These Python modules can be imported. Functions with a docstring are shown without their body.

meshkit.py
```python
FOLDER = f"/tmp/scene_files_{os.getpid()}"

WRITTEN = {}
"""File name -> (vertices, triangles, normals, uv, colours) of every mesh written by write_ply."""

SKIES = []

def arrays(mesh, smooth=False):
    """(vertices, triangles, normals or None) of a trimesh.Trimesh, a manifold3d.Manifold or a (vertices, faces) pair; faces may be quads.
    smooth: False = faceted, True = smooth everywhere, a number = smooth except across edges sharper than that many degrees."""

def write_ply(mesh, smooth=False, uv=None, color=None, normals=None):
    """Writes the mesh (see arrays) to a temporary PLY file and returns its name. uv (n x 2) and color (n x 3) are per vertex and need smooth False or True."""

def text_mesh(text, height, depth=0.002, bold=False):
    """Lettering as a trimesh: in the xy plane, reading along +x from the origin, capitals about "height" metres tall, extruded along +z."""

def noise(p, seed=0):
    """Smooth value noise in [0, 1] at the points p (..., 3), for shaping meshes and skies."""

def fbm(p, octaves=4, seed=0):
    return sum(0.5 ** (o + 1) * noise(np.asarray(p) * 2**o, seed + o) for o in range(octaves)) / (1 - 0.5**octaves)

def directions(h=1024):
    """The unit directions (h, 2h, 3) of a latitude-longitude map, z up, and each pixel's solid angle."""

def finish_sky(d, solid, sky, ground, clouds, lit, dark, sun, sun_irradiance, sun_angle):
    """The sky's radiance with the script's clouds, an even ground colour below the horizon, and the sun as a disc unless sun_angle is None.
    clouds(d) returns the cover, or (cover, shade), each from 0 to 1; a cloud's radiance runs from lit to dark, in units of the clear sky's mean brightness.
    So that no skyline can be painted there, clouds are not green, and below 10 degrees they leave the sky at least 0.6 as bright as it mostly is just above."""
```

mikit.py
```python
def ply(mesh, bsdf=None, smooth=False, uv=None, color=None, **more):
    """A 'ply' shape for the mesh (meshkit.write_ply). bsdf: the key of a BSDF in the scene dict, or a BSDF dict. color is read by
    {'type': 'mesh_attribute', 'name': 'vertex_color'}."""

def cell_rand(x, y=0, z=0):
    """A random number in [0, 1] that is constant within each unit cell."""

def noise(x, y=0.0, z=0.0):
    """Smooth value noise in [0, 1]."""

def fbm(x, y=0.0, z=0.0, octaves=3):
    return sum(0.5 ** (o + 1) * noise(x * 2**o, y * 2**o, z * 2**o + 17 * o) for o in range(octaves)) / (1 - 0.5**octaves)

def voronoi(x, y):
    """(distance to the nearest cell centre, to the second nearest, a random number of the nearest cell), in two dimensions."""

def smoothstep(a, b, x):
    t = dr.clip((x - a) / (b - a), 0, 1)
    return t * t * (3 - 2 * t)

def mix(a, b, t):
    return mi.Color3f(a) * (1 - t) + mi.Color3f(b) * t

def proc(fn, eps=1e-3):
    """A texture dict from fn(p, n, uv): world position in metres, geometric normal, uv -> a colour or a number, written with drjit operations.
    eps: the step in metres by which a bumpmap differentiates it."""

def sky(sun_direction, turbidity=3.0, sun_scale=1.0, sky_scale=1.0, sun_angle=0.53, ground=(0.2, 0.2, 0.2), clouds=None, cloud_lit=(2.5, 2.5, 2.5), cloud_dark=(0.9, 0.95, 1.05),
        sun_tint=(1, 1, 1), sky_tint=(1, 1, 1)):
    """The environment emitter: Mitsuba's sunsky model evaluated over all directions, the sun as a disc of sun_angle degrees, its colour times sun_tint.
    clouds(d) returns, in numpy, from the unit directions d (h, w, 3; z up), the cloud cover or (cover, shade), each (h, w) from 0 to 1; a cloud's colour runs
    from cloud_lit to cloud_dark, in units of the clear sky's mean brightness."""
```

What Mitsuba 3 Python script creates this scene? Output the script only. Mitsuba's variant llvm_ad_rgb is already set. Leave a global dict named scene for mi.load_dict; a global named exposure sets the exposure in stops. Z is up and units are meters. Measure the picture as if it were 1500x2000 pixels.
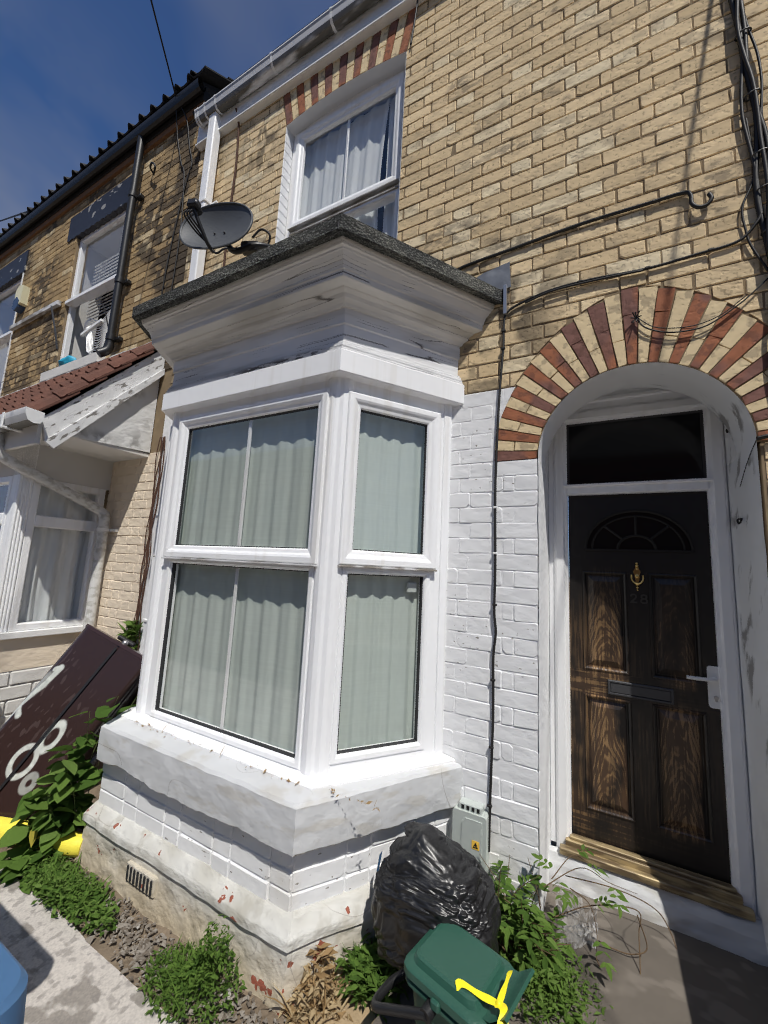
import math, random
import numpy as np
import trimesh
import mitsuba as mi
import drjit as dr
import mikit, meshkit
import manifold3d as m3
from shapely.geometry import Polygon, box as sbox
from shapely import affinity

scene, labels = {}, {}
T = mi.ScalarTransform4f
rng = np.random.default_rng(28)

# ------------------------------------------------------------------ camera, sky, exposure
CAM = np.array([0.397, -2.0256, 1.6012])
FWD = np.array([-0.47295835, 0.87021603, 0.13796541])
RIGHT = np.array([0.88083259, 0.47073665, 0.05040788])
UP = np.cross(RIGHT, FWD)
scene['camera'] = {'type': 'perspective', 'fov': 2 * math.degrees(math.atan(750 / 780.6)), 'fov_axis': 'x',
                   'to_world': T().look_at(origin=CAM.tolist(), target=(CAM + FWD).tolist(), up=UP.tolist()),
                   'near_clip': 0.05, 'far_clip': 400.0}
SUN = np.array([0.96, -1.0, 2.1])


def cirrus(d):
    q = d / np.maximum(d[..., 2:3], 0.08)
    w = meshkit.fbm(np.stack([q[..., 0] * 1.1 + q[..., 1] * 0.9, q[..., 1] * 0.5 - q[..., 0] * 0.6, q[..., 0] * 0 + 3.0], -1) * 1.7, 5, 4)
    f = meshkit.fbm(np.stack([q[..., 0] * 5, q[..., 1] * 3, q[..., 0] * 0 + 1.0], -1), 4, 9)
    c = np.clip((w * 0.75 + f * 0.25 - 0.40) / 0.30, 0, 1)
    m = 1 / (1 + np.exp((d[..., 0] + 0.665) / 0.025))
    s = meshkit.fbm(np.stack([d[..., 0] * 9 + d[..., 2] * 4, d[..., 1] * 9, d[..., 2] * 3], -1), 5, 31)
    return np.clip(c * 0.30 + 0.30 * m * np.clip((s - 0.30) * 2.2, 0, 1), 0, 0.5)


scene['sky'] = mikit.sky(SUN.tolist(), turbidity=2.6, clouds=cirrus, sky_tint=(0.70, 0.81, 1.0), sun_tint=(0.865, 1.0, 1.22), cloud_lit=(1.6, 1.6, 1.65),
                         sky_scale=0.72)
exposure = 1.70

# ------------------------------------------------------------------ small tools
class MB:
    """collects vertices and triangles"""
    def __init__(self):
        self.v, self.f, self.n = [], [], 0
    def add(self, v, f):
        v = np.asarray(v, float); f = np.asarray(f, int)
        if f.shape[1] == 4:
            f = np.vstack([f[:, [0, 1, 2]], f[:, [0, 2, 3]]])
        self.v.append(v); self.f.append(f + self.n); self.n += len(v)
        return self
    def mesh(self, m):
        if hasattr(m, 'to_mesh'):
            q = m.to_mesh(); return self.add(q.vert_properties[:, :3], q.tri_verts)
        return self.add(m.vertices, m.faces)
    def tri(self):
        return trimesh.Trimesh(np.vstack(self.v), np.vstack(self.f), process=False)


def free(key):
    if key not in scene and key not in labels:
        return key
    i = 1
    while f'{key}_{i:03d}' in scene or f'{key}_{i:03d}' in labels:
        i += 1
    return f'{key}_{i:03d}'


_next = {}
def numbered(key):
    n = _next.get(key, 0)
    _next[key] = n + 1
    return key if n == 0 else f'{key}_{n:03d}'


def thing(name, label, cat, group=None):
    k = numbered(name)
    labels[k] = {'label': label, 'category': cat}
    if group: labels[k]['group'] = group
    return k


def add(name, mesh, bsdf, parent=None, smooth=False, label=None, kind=None, **kw):
    k = numbered((parent + '__' if parent else '') + name)
    if isinstance(mesh, MB): mesh = mesh.tri()
    scene[k] = mikit.ply(mesh, bsdf, smooth, **kw)
    if label or kind:
        labels.setdefault(k, {})
        if label: labels[k]['label'] = label
        if kind: labels[k]['kind'] = kind
    return k


def solo(name, mesh, bsdf, label, cat, smooth=False, group=None, kind=None, **kw):
    k = add(name, mesh, bsdf, None, smooth, **kw)
    labels[k] = {'label': label, 'category': cat}
    if group: labels[k]['group'] = group
    if kind: labels[k]['kind'] = kind
    return k


def hull(pts):
    return trimesh.convex.convex_hull(np.asarray(pts, float))


def box(x0, x1, y0, y1, z0, z1, b=0.0):
    if b <= 0:
        return trimesh.creation.box(bounds=[[x0, y0, z0], [x1, y1, z1]])
    p = []
    for x, sx in ((x0, 1), (x1, -1)):
        for y, sy in ((y0, 1), (y1, -1)):
            for z, sz in ((z0, 1), (z1, -1)):
                p += [(x + sx * b, y + sy * b, z), (x + sx * b, y, z + sz * b), (x, y + sy * b, z + sz * b)]
    return hull(p)


def obox(o, U, V, W, b=0.0):
    """oriented box from corner o along the three edge vectors"""
    o, U, V, W = (np.asarray(a, float) for a in (o, U, V, W))
    l = [np.linalg.norm(a) for a in (U, V, W)]
    m = box(0, l[0], 0, l[1], 0, l[2], b)
    R = np.stack([U / l[0], V / l[1], W / l[2]], 1)
    m = trimesh.Trimesh(m.vertices @ R.T + o, m.faces, process=False)
    if np.linalg.det(R) < 0: m.invert()
    return m


def frames(P):
    P = np.asarray(P, float)
    t = np.gradient(P, axis=0); t /= np.linalg.norm(t, axis=1, keepdims=True) + 1e-12
    a = np.array([0, 0, 1.0]) if abs(t[0][2]) < 0.9 else np.array([1.0, 0, 0])
    u = np.cross(t[0], a); u /= np.linalg.norm(u)
    us = []
    for q in t:
        u = u - q * (u @ q); u /= np.linalg.norm(u) + 1e-12
        us.append(u)
    us = np.array(us)
    return P, t, us, np.cross(t, us)


def tube(P, r, n=8, cap=True):
    P, t, u, w = frames(P)
    r = np.broadcast_to(np.asarray(r, float), (len(P),))
    a = np.arange(n) * 2 * np.pi / n
    V = (P[:, None] + r[:, None, None] * (np.cos(a)[None, :, None] * u[:, None] + np.sin(a)[None, :, None] * w[:, None])).reshape(-1, 3)
    i, j = np.meshgrid(np.arange(len(P) - 1), np.arange(n), indexing='ij')
    j2 = (j + 1) % n
    F = np.stack([i * n + j, i * n + j2, (i + 1) * n + j2, (i + 1) * n + j], -1).reshape(-1, 4)
    F = np.vstack([F[:, [0, 1, 2]], F[:, [0, 2, 3]]])
    if cap:
        V = np.vstack([V, P[:1], P[-1:]])
        k = len(V)
        c0 = [[k - 2, (q + 1) % n, q] for q in range(n)]
        c1 = [[k - 1, (len(P) - 1) * n + q, (len(P) - 1) * n + (q + 1) % n] for q in range(n)]
        F = np.vstack([F, c0, c1])
    return trimesh.Trimesh(V, F, process=False)


def smoothpath(P, n=8):
    """Catmull-Rom through the points"""
    P = np.asarray(P, float)
    Q = np.vstack([2 * P[0] - P[1], P, 2 * P[-1] - P[-2]])
    out = []
    for i in range(1, len(Q) - 2):
        for t in np.linspace(0, 1, n, endpoint=False):
            a, b, c, d = Q[i - 1:i + 3]
            out.append(0.5 * (2 * b + (c - a) * t + (2 * a - 5 * b + 4 * c - d) * t * t + (3 * b - a - 3 * c + d) * t ** 3))
    out.append(P[-1])
    return np.array(out)


def grid(V, closed_u=False):
    """V (a, b, 3) -> quads"""
    a, b = V.shape[:2]
    i, j = np.meshgrid(np.arange(a - (0 if closed_u else 1)), np.arange(b - 1), indexing='ij')
    i2 = (i + 1) % a
    F = np.stack([i * b + j, i2 * b + j, i2 * b + j + 1, i * b + j + 1], -1).reshape(-1, 4)
    F = np.vstack([F[:, [0, 1, 2]], F[:, [0, 2, 3]]])
    return trimesh.Trimesh(V.reshape(-1, 3), F, process=False)


class Plane:
    """local (u, z, d) -> world; d is outward"""
    def __init__(s, o, U, N):
        s.o, s.U, s.N = (np.asarray(a, float) for a in (o, U, N))
        s.Z = np.array([0, 0, 1.0])
    def __call__(s, q):
        q = np.asarray(q, float)
        return s.o + q[..., :1] * s.U + q[..., 1:2] * s.Z + q[..., 2:3] * s.N
    def put(s, m):
        m = trimesh.Trimesh(s(np.asarray(m.vertices)), np.asarray(m.faces), process=False)
        if np.linalg.det(np.stack([s.U, s.Z, s.N], 1)) < 0: m.invert()
        return m
    def box(s, u0, u1, z0, z1, d0, d1, b=0.0):
        return s.put(box(u0, u1, z0, z1, d0, d1, b))
    def ring(s, u0, u1, z0, z1, prof):
        """picture-frame sweep of the closed profile [(inset, d)...]"""
        prof = np.asarray(prof, float)
        cs = [(u0, z0, 1, 1), (u1, z0, -1, 1), (u1, z1, -1, -1), (u0, z1, 1, -1)]
        V = np.array([[(u + a * su, z + a * sz, d) for a, d in prof] for u, z, su, sz in cs])
        n = len(prof)
        F = []
        for c in range(4):
            for k in range(n):
                F.append([c * n + k, ((c + 1) % 4) * n + k, ((c + 1) % 4) * n + (k + 1) % n, c * n + (k + 1) % n])
        F = np.array(F); F = np.vstack([F[:, [0, 1, 2]], F[:, [0, 2, 3]]])
        m = trimesh.Trimesh(s(V.reshape(-1, 3)), F, process=False)
        return m
    def poly(s, pg, d0, d1):
        """shapely polygon in (u, z) extruded from d0 to d1"""
        mb = MB()
        for g in getattr(pg, 'geoms', [pg]):
            if g.area < 1e-6: continue
            m = trimesh.creation.extrude_polygon(g, d1 - d0, engine='earcut')
            mb.add(m.vertices + [0, 0, d0], m.faces)
        return s.put(mb.tri())


FAC = Plane((0, 0, 0), (1, 0, 0), (0, -1, 0))      # our facade: u = x, d = outward


def fixn(m):
    m = trimesh.Trimesh(m.vertices, m.faces, process=True)
    trimesh.repair.fix_normals(m)
    return m


def wob(m, amp, freq, seed=0, edge=None):
    """push the vertices about with noise; edge: first split edges longer than this"""
    if edge:
        v, f = trimesh.remesh.subdivide_to_size(np.asarray(m.vertices), np.asarray(m.faces), edge, max_iter=12)
        m = trimesh.Trimesh(v, f, process=False); m.merge_vertices(digits_vertex=6)
    v = np.asarray(m.vertices)
    o = np.stack([meshkit.fbm(v * freq + 13.7 * k, 3, seed + k) - 0.5 for k in range(3)], 1)
    return trimesh.Trimesh(v + o * 2 * amp, m.faces, process=False)


S0 = 2.17            # height of the arch springing
C = 0.0789           # brick course
# ------------------------------------------------------------------ materials
smoothstep, mix, noise, fbm, cell = mikit.smoothstep, mikit.mix, mikit.noise, mikit.fbm, mikit.cell_rand
P = mikit.proc


def mat(name, color, rough=0.6, spec=0.5, bump=None, scale=1.0, eps=1e-3, two=True, **kw):
    col = color if isinstance(color, dict) else {'type': 'rgb', 'value': list(color)}
    r = rough if not callable(rough) else P(rough)
    b = {'type': 'principled', 'base_color': col, 'roughness': r, 'specular': spec, **kw}
    if bump is not None:
        b = {'type': 'bumpmap', 'arbitrary': P(bump, eps), 'scale': scale, 'bsdf': b}
    scene[name] = {'type': 'twosided', 'bsdf': b} if two else b
    return name


def line(a, w):
    """1 on the zero of a, w wide"""
    return 1 - smoothstep(0, w, dr.abs(a))


# Flemish bond cell of a world position on the facade: (id, row)
def bond(x, z, off):
    row = dr.floor((z - S0) / C)
    odd = row - 2 * dr.floor(row / 2)
    t = (x * 1000 - off - (1 - odd) * 168.75) / 337.5
    i = dr.floor(t)
    return i * 2 + dr.select(t - i < 0.3333, 1.0, 0.0), row


def c_yellow(p, n, uv):
    i, r = bond(p.x, p.z, 0)
    a = cell(i, r, 3); b = cell(i, r, 7)
    g = fbm(p.x * 9, p.y * 9, p.z * 22, 3)
    c = mix((0.72, 0.56, 0.345), (0.55, 0.42, 0.25), a)
    c = mix(c, (0.70, 0.59, 0.40), smoothstep(0.72, 0.95, b))
    st = smoothstep(0.46, 0.74, fbm(p.x * 14 + i * 5.1, p.z * 26, r * 1.7, 4))
    c = mix(c, (0.33, 0.265, 0.175), st * (0.25 + 0.4 * b))
    soot = smoothstep(0.60, 0.74, fbm(p.x * 3.1, p.z * 5.0 + 4, 2.0, 4)) * smoothstep(0.42, 0.62, fbm(p.x * 21, p.z * 40, 1.0, 3))
    c = mix(c, (0.12, 0.10, 0.08), soot * 0.55)
    # rain-washed soot near the cornice of the bay, the party line and the eaves
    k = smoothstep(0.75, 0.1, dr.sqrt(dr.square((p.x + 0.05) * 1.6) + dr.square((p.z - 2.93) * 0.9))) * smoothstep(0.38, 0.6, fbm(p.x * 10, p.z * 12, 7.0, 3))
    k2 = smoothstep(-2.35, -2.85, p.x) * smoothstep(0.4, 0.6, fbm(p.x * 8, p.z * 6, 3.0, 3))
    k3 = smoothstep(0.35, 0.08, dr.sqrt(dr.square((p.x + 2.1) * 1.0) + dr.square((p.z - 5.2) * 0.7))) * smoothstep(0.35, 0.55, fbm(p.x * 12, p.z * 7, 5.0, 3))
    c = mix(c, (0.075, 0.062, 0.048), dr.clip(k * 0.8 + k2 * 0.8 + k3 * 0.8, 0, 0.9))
    pit = smoothstep(0.80, 0.88, noise(p.x * 90, p.z * 90, p.y * 20))
    c = c * (1 - 0.30 * pit)
    return c * (0.88 + 0.24 * g)


def b_brick(p, n, uv):
    return fbm(p.x * 60, p.y * 60, p.z * 85, 3) * 0.7 - smoothstep(0.72, 0.85, noise(p.x * 70, p.z * 70, p.y * 70)) * 0.6


mat('yellow_brick', P(c_yellow), 0.92, 0.2, b_brick, 0.0025)


def c_cream(p, n, uv):
    g = fbm(p.x * 18, p.y * 9, p.z * 18, 4)
    c = mix((0.72, 0.58, 0.36), (0.58, 0.46, 0.28), g)
    d = smoothstep(0.55, 0.72, fbm(p.x * 30, p.z * 30, 9.0, 3))
    return mix(c, (0.25, 0.20, 0.14), d * 0.55)


mat('cream_brick', P(c_cream), 0.92, 0.2, b_brick, 0.0022)


def c_red(p, n, uv):
    a = fbm(p.x * 6, p.z * 6, 3.0, 2)
    c = mix((0.30, 0.115, 0.06), (0.185, 0.092, 0.075), smoothstep(0.40, 0.60, a))
    d = smoothstep(0.52, 0.72, fbm(p.x * 35, p.z * 35, 2.0, 3))
    return mix(c, (0.11, 0.052, 0.04), d * 0.55) * (0.85 + 0.3 * noise(p.x * 40, p.z * 40, 5))


mat('red_brick', P(c_red), 0.85, 0.25, b_brick, 0.0018)


def c_mortar(p, n, uv):
    return mix((0.27, 0.20, 0.125), (0.17, 0.13, 0.085), fbm(p.x * 12, p.z * 12, 1.0, 3))


mat('mortar', P(c_mortar), 0.95, 0.1)


def c_white(p, n, uv):
    """white masonry paint: hairlines, chips and dirt low down"""
    g = fbm(p.x * 5, p.y * 5, p.z * 5, 3)
    c = mix((0.735, 0.74, 0.75), (0.67, 0.675, 0.685), g)
    chip = smoothstep(0.775, 0.80, fbm(p.x * 42, p.y * 42, p.z * 60, 3)) * smoothstep(0.45, 0.68, fbm(p.x * 3.0, p.y * 3, p.z * 2.4 + 3, 2))
    c = mix(c, (0.17, 0.15, 0.13), chip * 0.85)
    c = mix(c, (0.50, 0.44, 0.33), smoothstep(0.50, 0.78, fbm(p.x * 7, p.y * 7, p.z * 3, 4)) * 0.28 * smoothstep(1.4, 0.2, p.z))
    return c


def b_white(p, n, uv):
    return fbm(p.x * 26, p.y * 26, p.z * 34, 4)


mat('white_paint', P(c_white), 0.62, 0.4, b_white, 0.0035)


def c_reveal(p, n, uv):
    c = mix((0.66, 0.665, 0.67), (0.58, 0.585, 0.59), fbm(p.y * 5, p.z * 4, p.x, 3))
    s = smoothstep(0.60, 0.74, fbm(p.y * 14 + p.z * 5, p.z * 9, p.x * 3, 4)) * smoothstep(0.45, 0.6, fbm(p.y * 4, p.z * 1.4, 2.0, 2)) * smoothstep(0.5, 0.8, p.x)
    return mix(c, (0.13, 0.12, 0.11), s * 0.75)


mat('reveal_paint', P(c_reveal), 0.6, 0.4, b_white, 0.006)


def c_upvc(p, n, uv):
    c = mix((0.80, 0.805, 0.815), (0.76, 0.765, 0.775), fbm(p.x * 3, p.y * 3, p.z * 1.2, 2))
    s = smoothstep(0.52, 0.8, fbm(p.x * 26 + p.y * 26, p.y * 9, p.z * 0.9, 3))
    return mix(c, (0.58, 0.55, 0.49), s * 0.35)


mat('upvc', P(c_upvc), 0.28, 0.5)


def c_timber(p, n, uv):
    """old gloss paint on wood: long cracks along the grain, grime"""
    a = p.x * 0.8 + p.y * 0.7
    c = mix((0.72, 0.73, 0.745), (0.60, 0.60, 0.60), fbm(a * 4, p.z * 9, 2.0, 3))
    c = mix(c, (0.62, 0.595, 0.545), smoothstep(2.74, 2.92, p.z + 0.1 * (fbm(a * 3, p.z * 3, 4.0, 3) - 0.5)) * 0.75)
    gr = smoothstep(0.46, 0.75, fbm(a * 2.2, p.z * 15, 5.0, 4))
    c = mix(c, (0.30, 0.28, 0.24), gr * 0.5)
    w = p.z * 1.0 + 0.016 * fbm(a * 7, p.z * 3, 1.0, 3)
    ck = line(noise(a * 1.3, w * 55, 8.0) - 0.5, 0.022) * smoothstep(0.56, 0.66, noise(a * 6.5, p.z * 9, 3.0))
    c = mix(c, (0.05, 0.045, 0.04), ck * 0.85)
    # the rotten strip over the front casement
    rot = smoothstep(0.045, 0.0, dr.abs(p.z - 2.635)) * smoothstep(-1.55, -1.25, p.x) * smoothstep(-0.74, -0.86, p.x) * smoothstep(-0.4, -0.5, p.y)
    rot = rot * smoothstep(0.40, 0.52, fbm(a * 28, p.z * 90, 1.0, 3))
    return mix(c, (0.06, 0.055, 0.05), rot * 0.9)


def b_timber(p, n, uv):
    a = p.x * 0.8 + p.y * 0.7
    return fbm(a * 5, p.y * 5, p.z * 60, 3) + 0.4 * fbm(a * 40, p.y * 40, p.z * 60, 2)


mat('old_paint', P(c_timber), 0.55, 0.4, b_timber, 0.004)


def c_felt(p, n, uv):
    s = cell(dr.floor(p.x * 150), dr.floor(p.y * 150), dr.floor(p.z * 150))
    c = mix((0.055, 0.057, 0.055), (0.135, 0.135, 0.12), smoothstep(0.35, 0.75, fbm(p.x * 6, p.y * 6, p.z * 6, 3)))
    return c * (0.35 + 1.9 * s * s * s)


mat('roof_felt', P(c_felt), 0.95, 0.2, lambda p, n, uv: noise(p.x * 150, p.y * 150, p.z * 150), 0.006)


def c_sill(p, n, uv):
    up = smoothstep(0.35, 0.8, n.z)
    c = mix((0.57, 0.58, 0.59), (0.48, 0.485, 0.49), fbm(p.x * 7, p.y * 7, p.z * 7, 4))
    c = mix(c, (0.55, 0.51, 0.435), up * 0.75)
    c = mix(c, (0.40, 0.37, 0.31), smoothstep(0.52, 0.72, fbm(p.x * 9 + 3, p.y * 9, p.z * 22, 4)) * 0.45)
    d = smoothstep(0.60, 0.72, fbm(p.x * 15, p.y * 30, p.z * 10, 4)) * smoothstep(0.46, 0.62, fbm(p.x * 3.5, p.y * 6, 1.0, 2))
    c = mix(c, (0.27, 0.20, 0.13), d * 0.75 * up)
    ck = line(noise(p.x * 6, p.y * 6, p.z * 6) - 0.5, 0.010) * smoothstep(0.5, 0.62, noise(p.x * 3 + 9, p.y * 3, p.z * 4))
    return mix(c, (0.2, 0.18, 0.16), ck * 0.6)


mat('sill_paint', P(c_sill), 0.7, 0.35, lambda p, n, uv: fbm(p.x * 22, p.y * 22, p.z * 26, 5), 0.006)


def c_plinth(p, n, uv):
    """dirty cream-white paint, flaking off red brick near the ground"""
    up = smoothstep(0.3, 0.7, n.z)
    g = fbm(p.x * 4, p.y * 4, p.z * 6, 4)
    c = mix((0.56, 0.555, 0.525), (0.40, 0.385, 0.335), smoothstep(0.35, 0.7, g))
    c = mix(c, (0.57, 0.525, 0.435), up * 0.7)
    c = mix(c, (0.33, 0.31, 0.26), smoothstep(0.55, 0.70, fbm(p.x * 16, p.y * 16, p.z * 9, 4)) * 0.45 * (1 - up * 0.6))
    c = mix(c, (0.44, 0.355, 0.23), smoothstep(0.24, 0.02, p.z + 0.12 * (fbm(p.x * 8, p.y * 8, p.z * 5, 3) - 0.5)) * 0.7)
    f = fbm(p.x * 21, p.y * 21, p.z * 21, 4)
    chip = smoothstep(0.715, 0.728, f + 0.085 * smoothstep(-1.25, -0.55, p.x) * smoothstep(0.26, 0.1, p.z) - 0.02 * smoothstep(0.2, 0.3, p.z))
    c = mix(c, (0.27, 0.085, 0.055), chip)
    ck = line(noise(p.x * 7, p.y * 7, p.z * 7) - 0.5, 0.012) * smoothstep(0.45, 0.62, noise(p.x * 3, p.y * 3 + 4, p.z * 5))
    return mix(c, (0.22, 0.19, 0.16), ck * 0.5)


mat('plinth_paint', P(c_plinth), 0.75, 0.3, lambda p, n, uv: fbm(p.x * 15, p.y * 15, p.z * 18, 5), 0.020)


# worn dark oak-grained door
def c_door(p, n, uv):
    px = dr.select(p.x < 0.566, 0.415, 0.716)
    lo = dr.select(p.z < 1.06, 0.0, 1.0)
    dx = (p.x - px) * 14
    w = 0.25 * fbm(p.x * 22, p.z * 5, lo * 7 + px * 9, 3)
    field = smoothstep(0.085, 0.070, dr.abs(p.x - px)) * smoothstep(0.62, 0.5, dr.abs(p.z - dr.select(lo > 0.5, 1.38, 0.72)) * 2)
    cath = p.z * 17 + dx * dx * 3.4 + w * 15
    rail = dr.select((p.z > 1.0) & (p.z < 1.12) | (p.z < 0.42), 1.0, 0.0)
    st = dr.select(rail > 0.5, fbm(p.x * 7, p.z * 130, 2.0, 3), fbm(p.x * 130, p.z * 6, 1.0, 3))
    lines = 0.5 + 0.30 * dr.sin(cath * 5.2) + 0.20 * dr.sin(cath * 11.7 + dx * 3)
    lines = mix(mi.Color3f(smoothstep(0.30, 0.72, st)), mi.Color3f(lines), field * 0.8).x
    brk = fbm(p.x * 170, p.z * 10, 4.0, 3) + 0.6 * fbm(p.x * 14, p.z * 7, 9.0, 3)
    v = dr.clip(lines * 0.75 + 1.1 * (brk - 0.72), 0, 1)
    wear = fbm(p.x * 8, p.z * 4.5, 6.0, 4)
    left = smoothstep(0.62, 0.30, p.x)
    lowm = smoothstep(1.62, 0.9, p.z) * smoothstep(0.28, 0.50, p.z)
    amount = field * (0.25 + 0.75 * lowm) + (0.16 + 0.5 * left) * 0.8 * lowm + rail * 0.25 * left
    amount = dr.clip(amount * smoothstep(0.30, 0.60, wear) * smoothstep(1.78, 1.40, p.z), 0, 1)
    amount = amount * (1 - 0.55 * smoothstep(0.66, 0.80, p.x) * (1 - field))
    c = mix((0.0105, 0.009, 0.0085), (0.085, 0.049, 0.028), amount * 0.75)
    return mix(c, (0.31, 0.19, 0.09), smoothstep(0.35, 0.9, v) * amount * 0.75)


def b_door(p, n, uv):
    return fbm(p.x * 190, p.y * 60, p.z * 14, 2)


mat('door_wood', P(c_door), 0.36, 0.45, b_door, 0.0012)

mat('black_plastic', (0.012, 0.012, 0.013), 0.42, 0.5)
mat('door_dark', (0.012, 0.0105, 0.010), 0.55, 0.25)
mat('card_tan', P(lambda p, n, uv: mix((0.42, 0.32, 0.20), (0.30, 0.22, 0.13), fbm(p.x * 20, p.y * 20, 1.0, 4))), 0.9, 0.1)
mat('black_cable', (0.014, 0.013, 0.013), 0.55, 0.4)
mat('dark_metal', (0.045, 0.046, 0.05), 0.38, 0.5)
mat('brass', (0.72, 0.52, 0.20), 0.24, 0.5, metallic=1.0)
mat('brass_sill', P(lambda p, n, uv: mix((0.40, 0.31, 0.17), (0.17, 0.125, 0.075), smoothstep(0.35, 0.65, fbm(p.x * 12, p.z * 60, p.y * 50, 3)))), 0.40, 0.5, metallic=0.4)
mat('steel', (0.42, 0.42, 0.43), 0.35, 0.5, metallic=0.9)
mat('white_plastic', (0.72, 0.72, 0.71), 0.32, 0.5)
mat('dirty_white', P(lambda p, n, uv: mix((0.55, 0.55, 0.55), (0.22, 0.20, 0.17), smoothstep(0.38, 0.62, fbm(p.x * 5, p.y * 20, p.z * 9, 4)))), 0.5, 0.4)
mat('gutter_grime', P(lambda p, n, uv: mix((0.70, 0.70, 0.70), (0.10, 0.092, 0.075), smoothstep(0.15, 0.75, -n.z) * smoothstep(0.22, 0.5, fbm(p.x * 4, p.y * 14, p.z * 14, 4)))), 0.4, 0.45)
mat('pipe_white', P(lambda p, n, uv: mix((0.60, 0.60, 0.59), (0.42, 0.41, 0.38), smoothstep(0.4, 0.7, fbm(p.x * 30, p.y * 30, p.z * 30, 4)))), 0.45, 0.4)
mat('rubber_seal', (0.03, 0.03, 0.032), 0.6, 0.3)
scene['pane_glass'] = {'type': 'thindielectric', 'int_ior': 1.5}
mat('dark_glass', (0.006, 0.0065, 0.008), 0.07, 0.4)
mat('room_dark', (0.045, 0.045, 0.05), 0.9, 0.1)


def c_curtain(p, n, uv):
    g = 0.5 + 0.5 * noise(p.x * 9, p.z * 420, 1.0)
    c = mix((0.47, 0.525, 0.485), (0.40, 0.455, 0.42), fbm(p.x * 4 + p.y * 4, p.z * 2, 3.0, 3))
    return c * (0.92 + 0.12 * g)


scene['curtain_cloth'] = {'type': 'twosided', 'bsdf': {'type': 'diffuse', 'reflectance': P(c_curtain)}}
mat('net_white', P(lambda p, n, uv: mix((0.66, 0.68, 0.68), (0.56, 0.59, 0.60), fbm(p.x * 6, p.z * 2, 3.0, 3))), 0.9, 0.1)


def c_pave(p, n, uv):
    c = mix((0.50, 0.465, 0.425), (0.41, 0.38, 0.35), fbm(p.x * 3, p.y * 3, 1.0, 4))
    c = mix(c, (0.20, 0.18, 0.16), smoothstep(0.58, 0.67, fbm(p.x * 9, p.y * 11, 6.0, 4)) * 0.8)
    c = mix(c, (0.22, 0.20, 0.185), smoothstep(0.55, 0.75, fbm(p.x * 40, p.y * 40, 2.0, 2)) * 0.6)
    return c * (0.88 + 0.24 * noise(p.x * 180, p.y * 180, 1))


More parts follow.
